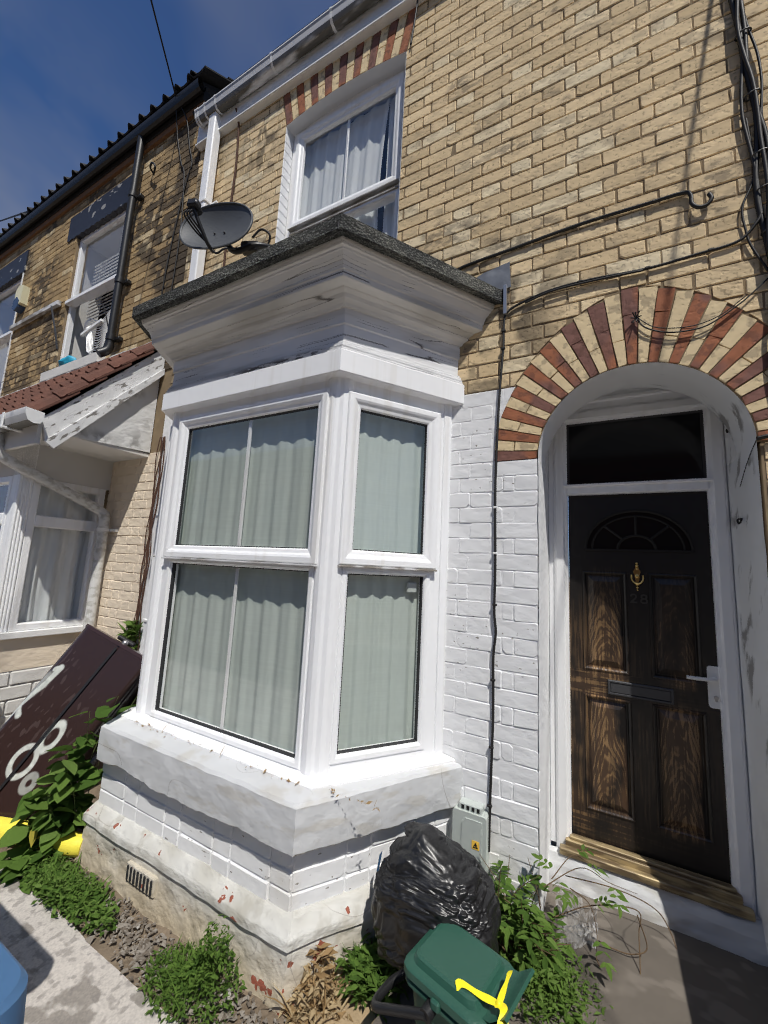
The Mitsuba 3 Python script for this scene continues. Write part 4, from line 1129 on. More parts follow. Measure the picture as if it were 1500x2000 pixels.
# alarm box
AL = thing('alarm_box', 'cream and navy burglar alarm box on the sooty brick wall at the left edge', 'alarm')
ap = Polygon([(-6.50, 4.81), (-6.38, 4.85), (-6.37, 5.10), (-6.50, 5.13), (-6.58, 5.08), (-6.58, 4.85)])
ap = affinity.translate(ap, 0.02, 0.02)
add('cover', FAC.poly(ap, -0.004, 0.075), 'alarm_cream', AL)
add('lens', FAC.poly(affinity.translate(Polygon([(-6.585, 4.93), (-6.50, 4.96), (-6.42, 4.89), (-6.43, 4.80), (-6.52, 4.76), (-6.59, 4.81)]), 0.02, 0.02), 0.0, 0.082), 'alarm_blue', AL)
# ------------------------------------------------------------------ ground
solo('ground', box(-150, 150, -150, 150, -0.5, -0.12), 'soil', 'bare ground reaching to the horizon', 'ground', kind='structure')
solo('road', box(-60, 60, -12, -3.2, -0.13, -0.115), 'path_concrete', 'grey road in front of the houses', 'road', kind='structure')
ed = [(x, -0.895 + 0.035 * (float(meshkit.fbm(np.array([[x * 3.0, 0, 0]]), 3, 2)[0]) - 0.5)) for x in np.linspace(-9, -0.42, 90)]
pv = Polygon([(-9, -3.2)] + [(6, -3.2), (6, -0.95), (-0.30, -0.95)] + ed[::-1])
pm = trimesh.creation.extrude_polygon(pv, 0.2, engine='earcut').apply_translation([0, 0, -0.2])
solo('pavement', pm, 'pavement_concrete', 'pale sunlit concrete pavement with dark stains', 'pavement', kind='structure')


def field(x0, x1, y0, y1, nx, ny, fn):
    X, Y = np.meshgrid(np.linspace(x0, x1, nx), np.linspace(y0, y1, ny), indexing='ij')
    return grid(np.stack([X, Y, fn(X, Y)], -1))


nz3 = lambda X, Y, s, f: meshkit.fbm(np.stack([X * f, Y * f, X * 0], -1), 4, s)
solo('soil_strip', field(-9, -0.25, -0.99, -0.0, 300, 40, lambda X, Y: -0.035 + 0.035 * nz3(X, Y, 3, 7) + 0.03 * np.clip((Y + 0.80) / 0.15, 0, 1)), 'soil', 'strip of bare earth along the foot of the white bay', 'soil', smooth=True, kind='structure')
solo('path', field(-0.45, 2.4, -0.97, 0.42, 90, 60, lambda X, Y: 0.004 + 0.106 * np.clip((Y + 0.95) / 0.65, 0, 1) + 0.010 * (nz3(X, Y, 5, 3) - 0.5) - 0.06 * np.clip((-0.18 - X) / 0.2, 0, 1)), 'path_concrete', 'grey brown concrete path up to the front door', 'path', smooth=True, kind='structure')
# pebbles
r3 = np.random.default_rng(11)
base = [trimesh.convex.convex_hull(np.random.default_rng(k).normal(0, 1, (16, 3)) * [1, 0.8, 0.5]) for k in range(6)]
for q in range(4):
    mb = MB()
    for _ in range(520 if q < 3 else 50):
        b = base[r3.integers(6)]; s = r3.uniform(0.003, 0.009) * (1.6 if r3.random() < 0.06 else 1)
        a = r3.uniform(0, 6.28); R_ = np.array([[math.cos(a), -math.sin(a), 0], [math.sin(a), math.cos(a), 0], [0, 0, 1]])
        x = r3.uniform(-2.3, -0.5); y = r3.triangular(-0.90, -0.80, -0.70)
        mb.add(b.vertices @ R_.T * s * 0.75 + [x, y, 0.006 + 0.02 * np.clip((y + 0.8) / 0.15, 0, 1)], b.faces)
    solo('gravel', mb, f'pebble_{q}', ['small brown stones', 'dark stones', 'grey stones', 'pale stones'][q] + ' lying in the earth strip below the bay', 'gravel', kind='stuff')
# party wall of brick to the right of the path, outside the picture: it shades the path
GW = thing('garden_wall', 'low brick party wall along the right side of the path', 'wall')
for r in range(11):
    for k in range(6):
        y0 = -1.02 + k * 0.225 - (0.1125 if r % 2 else 0)
        a, b = max(y0, -1.02), min(y0 + 0.218, 0.0 - 0.004)
        if b - a > 0.04: add('brick', box(1.03, 1.135, a, b, 0.03 + r * 0.077, 0.1 + r * 0.077, 0.004), 'red_brick', GW)
add('mortar_core', box(1.036, 1.129, -1.014, -0.01, 0.0, 0.872), 'mortar', GW)
add('coping', box(1.01, 1.155, -1.04, -0.012, 0.875, 0.93, 0.012), 'pavement_concrete', GW)

# ------------------------------------------------------------------ cables
def cable(name, pts, r, label, cat='cable', m='black_cable', n=8, clips=None, group=None):
    k = thing(name, label, cat, group)
    add('sheath', tube(smoothpath(pts, n), r, 7), m, k, smooth=True)
    for c in clips or []:
        add('clip', MB().mesh(box(c[0] - 0.011, c[0] + 0.011, c[1] - 0.010, c[1] + 0.004, c[2] - 0.005, c[2] + 0.005, 0.002)), m if len(c) < 4 else c[3], k)
    return k


Yc = -0.012
B = thing('cable_bundle', 'bundle of black cables running down the wall at the right edge', 'cable')
for dx, dy, r, s in ((0, 0, 0.011, 0), (0.020, -0.004, 0.009, 1), (-0.013, -0.002, 0.007, 2), (0.032, 0.0, 0.005, 3), (0.008, -0.016, 0.008, 4)):
    z = np.linspace(6.0, 2.3, 26)
    x = np.interp(z, [2.9, 3.0, 3.24, 3.73, 4.27, 6.0], [1.040, 1.034, 1.027, 1.015, 0.995, 0.955])
    wv = 0.012 * np.sin(z * 5.5 + s * 1.9) + 0.006 * np.sin(z * 11 + s)
    add('strand', tube(smoothpath(np.column_stack([x + dx + wv, np.full(26, Yc - 0.004 + dy), z]), 3), r, 6), 'black_cable', B, smooth=True)
for z in (4.45, 4.05, 3.72, 3.42, 3.25, 3.05):
    x = float(np.interp(z, [2.9, 3.0, 3.24, 3.73, 4.27, 6.0], [1.040, 1.034, 1.027, 1.015, 0.995, 0.955]))
    add('tie', tube(np.array([(x + 0.01 + 0.028 * math.cos(a), Yc - 0.006 + 0.020 * math.sin(a), z + 0.004 * math.cos(a)) for a in np.linspace(0, 2 * np.pi, 14)]), 0.0035, 5), 'black_plastic', B)
cable('cable', [(-0.36, Yc, 3.30), (-0.26, Yc, 3.338), (0.0, Yc, 3.352), (0.338, Yc, 3.368), (0.625, Yc, 3.362), (0.765, Yc, 3.358), (0.793, Yc, 3.335), (0.795, Yc - 0.006, 3.285), (0.815, Yc - 0.012, 3.253), (0.845, Yc - 0.012, 3.252), (0.862, Yc - 0.014, 3.275), (0.855, Yc - 0.010, 3.305)], 0.0085, 'black cable above the door ending in a loose upturned hook', clips=[(-0.2, Yc, 3.342), (0.1, Yc, 3.357), (0.42, Yc, 3.367), (0.66, Yc, 3.361)])
cable('cable', [(1.02, Yc - 0.01, 3.14), (1.0, Yc - 0.008, 3.10), (0.94, Yc, 3.045), (0.80, Yc, 3.035), (0.614, Yc, 3.028), (0.40, Yc, 3.047), (0.216, Yc, 3.048), (0.06, Yc, 3.018), (-0.01, Yc, 2.985), (-0.027, Yc, 2.93), (-0.028, Yc, 2.80), (-0.034, Yc, 2.72), (-0.05, Yc, 2.45), (-0.062, Yc, 2.04), (-0.058, Yc, 1.65), (-0.060, Yc, 1.42), (-0.052, Yc, 1.32), (-0.062, Yc, 1.20), (-0.060, Yc, 0.934), (-0.068, Yc, 0.60), (-0.072, Yc, 0.36)], 0.0062, 'black cable sweeping from the bay corner over the arch and down the white pier', clips=[(0.85, Yc, 3.037), (0.62, Yc, 3.029), (0.34, Yc, 3.05), (0.12, Yc, 3.032), (-0.028, Yc, 2.88), (-0.030, Yc, 2.78), (-0.060, Yc, 1.93, 'white_plastic'), (-0.059, Yc, 1.70, 'white_plastic'), (-0.058, Yc, 1.45), (-0.062, Yc, 1.10), (-0.066, Yc, 0.80), (-0.070, Yc, 0.55)])
cable('cable', [(0.60, Yc - 0.006, 3.021), (0.40, Yc - 0.004, 3.036), (0.216, Yc - 0.008, 3.036), (0.08, Yc - 0.004, 3.010)], 0.005, 'thin second black cable clipped along the one above the arch')
cable('cable', [(1.0, Yc, 3.62), (1.012, Yc, 3.35), (0.965, Yc, 3.20), (0.97, Yc, 3.08), (0.985, Yc, 3.0), (1.035, Yc, 2.86)], 0.0045, 'thin loose black wire curling beside the cable bundle')
cable('arch_wire', [(0.565, Yc - 0.006, 2.795), (0.60, Yc - 0.008, 2.735), (0.676, Yc - 0.008, 2.692), (0.76, Yc - 0.008, 2.680), (0.83, Yc - 0.008, 2.692), (0.926, Yc - 0.006, 2.754), (0.968, Yc - 0.004, 2.79), (1.05, Yc, 2.87)], 0.0032, 'thin dark wire sagging across the brick arch from a nail', 'wire')
cable('arch_wire', [(0.568, Yc - 0.006, 2.795), (0.64, Yc - 0.008, 2.725), (0.76, Yc - 0.010, 2.697), (0.86, Yc - 0.008, 2.72), (0.95, Yc - 0.006, 2.785)], 0.0022, 'finer upper wire sagging across the brick arch', 'wire')
mb = MB()
for a in np.linspace(0, 6.28, 9)[:-1]:
    mb.mesh(tube(np.array([(0.566, -0.012, 2.795), (0.566 + 0.02 * math.cos(a), -0.03 - 0.01 * math.sin(3 * a), 2.79 + 0.03 * math.sin(a))]), 0.003, 5))
solo('nail_knot', mb, 'black_cable', 'dark knot of wire on a nail in the middle of the arch', 'wire')
cable('cable', [(0.949, -0.016, 2.176), (0.99, -0.02, 2.182), (1.05, -0.014, 2.178), (1.15, -0.012, 2.185)], 0.009, 'short black cable at the right springing of the arch')
cable('arch_wire', [(0.951, -0.005, 2.174), (0.945, 0.06, 2.13), (0.944, 0.14, 2.08), (0.946, 0.22, 2.03)], 0.0016, 'thin black wire hanging into the right side of the doorway', 'wire')
for (y, z) in ((0.307, 2.312), (0.24, 1.877)):
    solo('wall_hook', tube(smoothpath([(0.950, y, z + 0.015), (0.935, y, z + 0.012), (0.932, y - 0.02, z - 0.008), (0.934, y - 0.045, z - 0.002), (0.936, y - 0.05, z + 0.012)], 5), 0.004, 6), 'black_cable', 'small black hook high in the right side of the doorway' if z > 2 else 'small black hook lower down the right side of the doorway', 'hook', smooth=True)
cable('cable', [(-0.60, Yc - 0.01, 5.72), (-0.622, Yc - 0.02, 5.52), (-0.643, Yc - 0.012, 5.36), (-0.672, Yc - 0.004, 5.17)], 0.0065, 'short dark cable hanging from the gutter beside the upper window')
cable('cable', [(-2.40, -0.05, 5.62), (-2.38, -0.022, 5.50), (-2.352, -0.020, 5.05), (-2.362, -0.020, 4.65), (-2.36, -0.02, 4.2), (-2.34, -0.02, 3.7)], 0.009, 'dull brown cable down the brick between the white downpipe and the upper window', m='cable_rust')
for j, (dx, s) in enumerate(((0.0, 0), (0.025, 1), (-0.022, 2), (0.045, 3), (-0.045, 4))):
    z = np.linspace(2.62, 0.85, 24)
    x = -2.895 + dx * (0.4 + 0.6 * np.sin(z * 1.7 + s) ** 2) + 0.014 * np.sin(z * 9 + s * 2) - 0.03 * (2.62 - z) / 1.8
    solo('dead_creeper', tube(np.column_stack([x, -0.012 - 0.01 * np.sin(z * 4 + s) ** 2, z]), 0.0065 - 0.0006 * j, 5), 'cable_rust', ['middle and thickest', 'second thickest', 'thin left', 'rightmost', 'leftmost and thinnest'][j] + ' dead brown creeper stem on the cream wall beside the white downpipe', 'creeper', smooth=True, group='dead creeper stems beside the white downpipe')
w0, w1 = np.array([-3.257, -0.11, 6.155]), np.array([-2.89, -0.62, 6.31])
cable('overhead_line', [w0, w1, w0 + (w1 - w0) * 4, w0 + (w1 - w0) * 14], 0.0075, 'black telephone line crossing the sky to the eaves of the left house', 'line')
cable('overhead_line', [(-6.18, -0.12, 6.17), (-10.15, 0.5, 8.15), (-30, 3.6, 18.0)], 0.012, 'faint second line in the sky above the far end of the left roof', 'line')
for pts in ([(-3.25, -0.10, 6.15), (-3.16, -0.04, 5.95), (-3.09, -0.015, 5.62), (-3.02, -0.012, 5.40), (-3.08, -0.012, 5.2), (-3.2, -0.012, 4.4), (-3.24, -0.012, 3.6)], [(-3.28, -0.10, 6.15), (-3.30, -0.03, 5.85), (-3.20, -0.014, 5.5), (-3.12, -0.012, 5.3), (-3.06, -0.012, 4.6), (-3.10, -0.012, 3.6)]):
    cable('house_cable', pts, 0.006, ('left' if pts[-1][0] < -3.2 else 'right') + ' one of two thin dark cables trailing down the sooty wall', 'cable', group='thin dark cables on the sooty wall')
solo('wall_eye', tube(smoothpath([(-3.70, -0.004, 5.63), (-3.68, -0.05, 5.64), (-3.60, -0.08, 5.63), (-3.55, -0.07, 5.57), (-3.60, -0.05, 5.53), (-3.64, -0.03, 5.56)], 6), 0.010, 6), 'black_cable', 'black iron eye bolt on the sooty wall right of the black downpipe', 'bolt', smooth=True)
# the service line that throws its shadow on the wall: from the wall to a pole across the street
L_ = np.array([0.96, -1.0, 2.1])
q1, q2 = np.array([0.92, 0, 4.34]) + 0.40 * L_, np.array([0.701, 0, 2.931]) + 1.25 * L_
cable('service_line', [q1 + (q1 - q2) * 0.45, q1, q2, q2 + (q2 - q1) * 2, q2 + (q2 - q1) * 6], 0.0085, 'black service line running from the house over the street', 'line')

# ------------------------------------------------------------------ satellite dish
SD = thing('satellite_dish', 'grey satellite dish with black arm above the bay roof', 'dish')
DO = np.array([-1.945, -0.42, 3.935]); nn = np.array([0.30, -0.90, 0.12]); nn /= np.linalg.norm(nn)
ux = np.cross([0, 0, 1.0], nn); ux /= np.linalg.norm(ux)
if ux[0] < 0: ux = -ux
uy = np.cross(nn, ux) if np.cross(nn, ux)[2] > 0 else -np.cross(nn, ux)
rr, aa = np.meshgrid(np.linspace(0, 1, 10), np.linspace(0, 2 * np.pi, 49), indexing='ij')
def dishpt(r, a, off=0.0):
    px, py = 0.275 * r * np.cos(a), 0.215 * r * np.sin(a) * (1 + 0.06 * np.cos(2 * a))
    dd = 0.062 * (r ** 2 - 1) * 1.0 + off
    return DO + px[..., None] * ux + py[..., None] * uy + dd[..., None] * nn
mb = MB().mesh(grid(dishpt(rr, aa))).mesh(grid(dishpt(rr, aa, -0.006)))
rim = np.array([dishpt(np.array([1.0]), np.array([a]))[0] for a in np.linspace(0, 2 * np.pi, 60)])
mb.mesh(tube(rim, 0.008, 6))
mat('dish_grey', P(lambda p, n, uv: mix((0.085, 0.09, 0.098), (0.055, 0.058, 0.062), fbm(p.x * 6, p.y * 6, p.z * 6, 3))), 0.45, 0.5)
add('reflector', mb, 'dish_grey', SD, smooth=40)
foot = dishpt(np.array([0.98]), np.array([-np.pi / 2]))[0]
lnb = DO + nn * 0.17 - ux * 0.05 - uy * 0.02
add('arm', tube(smoothpath([foot - nn * 0.03, foot + nn * 0.05, lnb - uy * 0.03], 5), [0.013] * 11, 8), 'black_plastic', SD, smooth=True)
add('receiver', MB().mesh(obox(lnb - ux * 0.04 - uy * 0.035 - nn * 0.03, ux * 0.08, uy * 0.06, nn * 0.06, 0.012)).mesh(tube(np.array([lnb - nn * 0.02, lnb - nn * 0.06]), 0.024, 12)), 'black_plastic', SD, smooth=40)
for k in range(3):
    add('lead', tube(smoothpath([lnb - uy * 0.03 - ux * (0.03 - 0.02 * k), lnb - uy * 0.08 - ux * (0.055 - 0.02 * k), (lnb + foot) / 2 - ux * (0.05 - 0.02 * k) - uy * 0.03, foot + nn * 0.03, foot - uy * 0.01], 6), 0.006, 6), 'black_cable', SD, smooth=True)
add('bolt', MB().mesh(trimesh.creation.icosphere(1, 0.007).apply_translation(dishpt(np.array([0.12]), np.array([0.0]), 0.006)[0])).mesh(trimesh.creation.icosphere(1, 0.007).apply_translation(dishpt(np.array([0.16]), np.array([np.pi]), 0.006)[0])), 'black_plastic', SD)
bk = np.array([-1.68, -0.02, 3.95])
add('bracket', MB().mesh(tube(smoothpath([DO - nn * 0.10, DO - nn * 0.14 - uy * 0.08 + ux * .08, np.array([-1.76, -0.22, 3.87]), np.array([-1.70, -0.10, 3.92]), bk], 6), 0.022, 10)).mesh(obox((-1.86, -0.27, 3.83), (0.12, 0.05, 0), (-0.02, 0.06, 0), (0, 0, 0.08), 0.008)), 'black_plastic', SD, smooth=40)
add('wall_plate', box(-1.735, -1.615, -0.03, -0.004, 3.86, 4.02, 0.004), 'grey_plastic', SD)
add('cable_loop', tube(smoothpath([np.array([-1.80, -0.22, 3.95]), np.array([-1.74, -0.20, 4.01]), np.array([-1.69, -0.16, 3.98]), np.array([-1.72, -0.14, 3.91])], 6), 0.008, 6), 'black_cable', SD, smooth=True)
add('drip_loop', tube(smoothpath([foot, foot - uy * 0.035 + ux * 0.03, foot - uy * 0.05 + ux * 0.06, foot - uy * 0.015 + ux * 0.11, foot + uy * 0.03 + ux * 0.15 - nn * 0.05], 6), 0.007, 6), 'black_cable', SD, smooth=True)

# ------------------------------------------------------------------ fibre box on the wall
FB = thing('fibre_box', 'grey plastic cable box with small orange warning sticker low on the white pier', 'box')
add('housing', FAC.poly(Polygon([(-0.216, 0.25), (-0.085, 0.25), (-0.085, 0.505), (-0.216, 0.505)]).buffer(0.012), 0.004, 0.062), 'grey_plastic', FB)
add('cover', FAC.poly(Polygon([(-0.208, 0.27), (-0.18, 0.36), (-0.18, 0.47), (-0.165, 0.49), (-0.095, 0.49), (-0.095, 0.34), (-0.13, 0.345), (-0.17, 0.375), (-0.185, 0.30)]).buffer(0.004), 0.06, 0.066), 'grey_plastic', FB)
add('vents', MB().mesh(FAC.box(-0.205, -0.095, 0.512, 0.545, 0.0, 0.05, 0.004)), 'grey_plastic', FB)
for k in range(4): add('vent_slot', FAC.box(-0.19 + k * 0.024, -0.178 + k * 0.024, 0.522, 0.538, 0.046, 0.0525), 'black_plastic', FB)
ST = add('sticker', FAC.poly(Polygon([(-0.133, 0.382), (-0.103, 0.382), (-0.103, 0.412), (-0.133, 0.412)]).buffer(0.002), 0.066, 0.0675), 'sticker', FB)
tri_ = Polygon([(-0.130, 0.386), (-0.106, 0.386), (-0.118, 0.409)])
add('warning_sign', FAC.poly(tri_.difference(tri_.buffer(-0.0035)).union(Polygon([(-0.1195, 0.390), (-0.1165, 0.390), (-0.115, 0.401), (-0.121, 0.401)])), 0.0677, 0.0685), 'black_plastic', FB)

# houses across the street, behind the viewer: dark in the window reflections
OP = thing('opposite_terrace', 'plain brick terrace across the street behind the viewer', 'house')
add('wall', MB().mesh(box(-30, 30, -20.5, -14.2, -0.1, 6.2)), 'red_brick', OP)
add('roof', MB().mesh(hull([(-30, -14.0, 6.2), (30, -14.0, 6.2), (-30, -20.7, 6.2), (30, -20.7, 6.2), (-30, -17.3, 8.6), (30, -17.3, 8.6)])), 'tile_black', OP)
for i in range(10):
    for z in (0.9, 3.7):
        add('window', box(-27 + i * 6, -25.6 + i * 6, -14.22, -14.15, z, z + 1.6), 'dark_glass', OP)
        add('frame', MB().mesh(Plane((-27 + i * 6, -14.15, 0), (1, 0, 0), (0, 1, 0)).ring(-0.05, 1.45, z - 0.05, z + 1.65, [(0, 0), (0, 0.03), (0.08, 0.03), (0.08, 0)])), 'white_plastic', OP)

# ------------------------------------------------------------------ bins
GC = thing('food_caddy', 'small dark green food waste caddy with black handle and yellow tie', 'caddy')
go = np.array([-0.165, -0.705, 0.045]); gu = np.array([0.974, -0.226, 0]); gv = np.array([0.226, 0.974, 0])
GP = lambda u, v, z: go + gu * u + gv * v + np.array([0, 0, z])
def rrect(u0, u1, v0, v1, r, n=6):
    return Polygon([(u0 + r, v0 + r), (u1 - r, v0 + r), (u1 - r, v1 - r), (u0 + r, v1 - r)]).buffer(r, quad_segs=n)
def loft(secs, cap=True):
    """secs: [(Nx2 outline, z)...] in the caddy frame"""
    n = 40; L__ = []
    for pg, z in secs:
        e = pg.exterior; L__.append([GP(*e.interpolate(i / n, normalized=True).coords[0], z) for i in range(n)])
    V = np.array(L__); V2 = np.concatenate([V, V[:, :1]], 1)
    m = MB().mesh(grid(V2))
    if cap:
        c = V[-1].mean(0); m.add(np.vstack([V[-1], c]), [(i, (i + 1) % n, n) for i in range(n)])
    return m
W_, D_ = 0.255, 0.225
add('body', loft([(rrect(0.03, W_ - 0.03, 0.03, D_ - 0.03, 0.03), 0.045), (rrect(0.006, W_ - 0.006, 0.008, D_ - 0.006, 0.03), 0.318)]), 'green_plastic', GC, smooth=40)
lidm = loft([(rrect(-0.002, W_ + 0.002, -0.002, D_ + 0.002, 0.03), 0.318), (rrect(-0.012, W_ + 0.012, -0.012, D_ + 0.010, 0.034), 0.320), (rrect(-0.012, W_ + 0.012, -0.012, D_ + 0.010, 0.034), 0.340), (rrect(-0.006, W_ + 0.006, -0.006, D_ + 0.004, 0.034), 0.346),
             (rrect(0.010, W_ - 0.012, 0.010, D_ - 0.012, 0.03), 0.350), (rrect(0.016, W_ - 0.02, 0.016, D_ - 0.018, 0.03), 0.366), (rrect(0.024, W_ - 0.028, 0.024, D_ - 0.026, 0.03), 0.370)])
LID = add('lid', lidm, 'green_plastic', GC, smooth=35)
# lifting lip along the right edge
lp = [(W_ - 0.01, 0.346), (W_ + 0.02, 0.350), (W_ + 0.045, 0.372), (W_ + 0.062, 0.386), (W_ + 0.070, 0.382), (W_ + 0.058, 0.362), (W_ + 0.030, 0.336), (W_ - 0.01, 0.330)]
V = np.array([[GP(u, v, z) for v in np.linspace(0.02, D_ - 0.01, 8)] for u, z in lp + lp[:1]])
add('lid_lip', MB().mesh(grid(V)), 'green_plastic', LID, smooth=40)
add('rim_groove', loft([(rrect(0.0, W_, 0.0, D_, 0.03), 0.292), (rrect(-0.007, W_ + 0.007, -0.007, D_ + 0.005, 0.032), 0.296), (rrect(-0.007, W_ + 0.007, -0.007, D_ + 0.005, 0.032), 0.304), (rrect(0, W_, 0, D_, 0.03), 0.308)], False), 'green_plastic', GC, smooth=40)
add('handle', MB().mesh(tube(np.array([GP(0.105, 0.0, 0.295), GP(0.103, -0.035, 0.288)]), 0.019, 14)).mesh(tube(smoothpath([GP(0.103, -0.028, 0.288), GP(0.05, -0.032, 0.262), GP(-0.02, -0.035, 0.225), GP(-0.09, -0.03, 0.19), GP(-0.10, 0.06, 0.185), GP(-0.08, 0.12, 0.19)], 6), 0.013, 10)), 'black_plastic', GC, smooth=40)
add('hinge_lug', MB().mesh(obox(GP(0.108, -0.022, 0.302), gu * 0.03, gv * 0.02, (0, 0, 0.026), 0.005)), 'green_plastic', GC)
rb = MB()
def ribbon(pts, w, tw=0.0):
    p = smoothpath(pts, 6); _, t, u, s = frames(p)
    side = np.cross(t, [0, 0, 1.0]); side /= np.linalg.norm(side, axis=1, keepdims=True) + 1e-9
    k = np.linspace(0, 1, len(p))[:, None]
    side = side * np.cos(tw * k) + np.array([0, 0, 1.0]) * np.sin(tw * k)
    ww = w * (1 + 0.25 * np.sin(k * 9))
    return grid(np.stack([p - side * ww / 2, p + side * ww / 2], 1))
kn = GP(W_ + 0.030, 0.055, 0.378)
rb.mesh(ribbon([kn, kn + gv * 0.05 + [0, 0, 0.022], kn + gv * 0.085 + [-0.004, 0, 0.026]], 0.014, 0.6))
rb.mesh(ribbon([kn, kn - gu * 0.05 - gv * 0.012 + [0, 0, -0.002], kn - gu * 0.10 - gv * 0.022 + [0, 0, 0.0], kn - gu * 0.115 - gv * 0.035 + [0, 0, -0.006]], 0.018, 0.5))
rb.mesh(ribbon([kn, kn + gu * 0.022 - gv * 0.015 + [0, 0, 0.004], kn + gu * 0.034 - gv * 0.055 + [0, 0, -0.030]], 0.030, 0.7)).mesh(trimesh.creation.icosphere(2, 0.009).apply_translation(kn))
solo('yellow_tie', rb, 'yellow_ribbon', 'yellow plastic strip knotted on the lip of the green caddy', 'ribbon', smooth=True)

# black rubbish bag slumped behind the caddy
ico = trimesh.creation.icosphere(6, 1.0); v = np.array(ico.vertices)
sp = lambda q, e: np.sign(q) * np.abs(q) ** e
vs = np.column_stack([sp(v[:, 0], 0.66), sp(v[:, 1], 0.72), sp(v[:, 2], 0.62)])
zz = vs[:, 2]; ang = np.arctan2(v[:, 1], v[:, 0])
b = vs * [0.232, 0.185, 0.195]
b *= (1 + 0.22 * (meshkit.fbm(v * 1.4 + 4, 3, 7) - 0.5))[:, None]
q = np.column_stack([v[:, 0] * 2.2 + v[:, 2] * 1.1, v[:, 1] * 2.2, v[:, 2] * 4.4 - v[:, 0] * 1.2])     # stretched folds across the plastic
crease = np.abs(meshkit.fbm(q + 9, 4, 17) - 0.5)
fine = np.abs(meshkit.fbm(v * 8 + 2, 3, 5) - 0.5) * np.clip(0.55 - np.abs(zz + 0.45), 0, 0.5) * 2
b *= (1 - 0.16 * (0.22 - np.minimum(crease, 0.22)) / 0.22 * 0.45 - 0.05 * fine)[:, None]
b[:, 2] += 0.055 * np.exp(-((vs[:, 0] + 0.25) / 0.38) ** 2 - ((vs[:, 1]) / 0.6) ** 2) * np.clip(zz, 0, 1) * (0.7 + 0.8 * meshkit.fbm(v * 5, 3, 8))
b[:, 2] -= 0.05 * np.clip(vs[:, 0], 0, 1) ** 2 * np.clip(zz, 0, 1)
b[:, 2] = np.maximum(b[:, 2], -0.20)
BG = thing('rubbish_bag', 'bulging black rubbish bag slumped behind the green caddy', 'bag')
add('sack', trimesh.Trimesh(b + [-0.185, -0.385, 0.330], ico.faces, process=False), 'bag_black', BG, smooth=True)
ug = trimesh.creation.icosphere(4, 1.0); w = np.array(ug.vertices)
w = w * (1 + 0.4 * (meshkit.fbm(w * 3.1, 3, 4) - 0.5))[:, None]
add('loose_neck', trimesh.Trimesh(w * [0.085, 0.055, 0.028] + [-0.245, -0.36, 0.545], ug.faces, process=False), 'bag_black', BG, smooth=True)
add('side_fold', trimesh.Trimesh(w[:, [1, 2, 0]] * [0.045, 0.06, 0.17] + [-0.405, -0.33, 0.22], ug.faces, process=False), 'bag_black', BG, smooth=True)
solo('blue_film', grid(np.array([[(-0.408 - 0.004 * k, -0.435 + 0.012 * j, 0.46 - 0.026 * k) for k in range(5)] for j in range(3)])), 'blue_plastic', 'sliver of pale blue film at the left edge of the black bag', 'film', smooth=True)

# brown wheelie bin leaning in the corner
bT, br, bn, ba = np.array([-2.639, -0.332, 0.977]), np.array([0.864, 0.335, -0.376]), np.array([-0.477, 0.783, -0.399]), np.array([0.16, 0.524, 0.837])
def binpt(u, d, v): return bT + np.outer(u, br) + np.outer(d, bn) + np.outer(v, ba)
def bsec(w, dp, r, v, notch=True):
    pts = []
    pts += [(-w + r - r * math.cos(a), r - r * math.sin(a)) for a in np.linspace(0, math.pi / 2, 12)]
    if notch: pts += [(0.028, 0.0), (0.033, 0.012), (0.049, 0.012), (0.054, 0.0)]
    rr_ = 0.03
    pts += [(w - rr_ + rr_ * math.sin(a), rr_ - rr_ * math.cos(a)) for a in np.linspace(0, math.pi / 2, 6)]
    pts += [(w, dp), (-w, dp), ]
    pts = np.array(pts)
    return pts, binpt(pts[:, 0], pts[:, 1], np.full(len(pts), v))
lev = [(0.305, 0.24, 0.10, -0.001), (0.300, 0.25, 0.10, -0.06), (0.285, 0.32, 0.095, -0.5), (0.262, 0.40, 0.09, -1.02)]
UVs, Vs = [], []
for w_, dp, r, vv in lev:
    q, p3 = bsec(w_, dp, r, vv)
    UVs.append(np.column_stack([q[:, 0] - 0.6 * np.maximum(q[:, 1], 0) * (q[:, 0] < 0), np.full(len(q), vv)])); Vs.append(p3)
V = np.array(Vs); nV = V.shape[1]
V2 = np.concatenate([V, V[:, :1]], 1); uvb = np.concatenate([np.array(UVs), np.array(UVs)[:, :1]], 1).reshape(-1, 2)
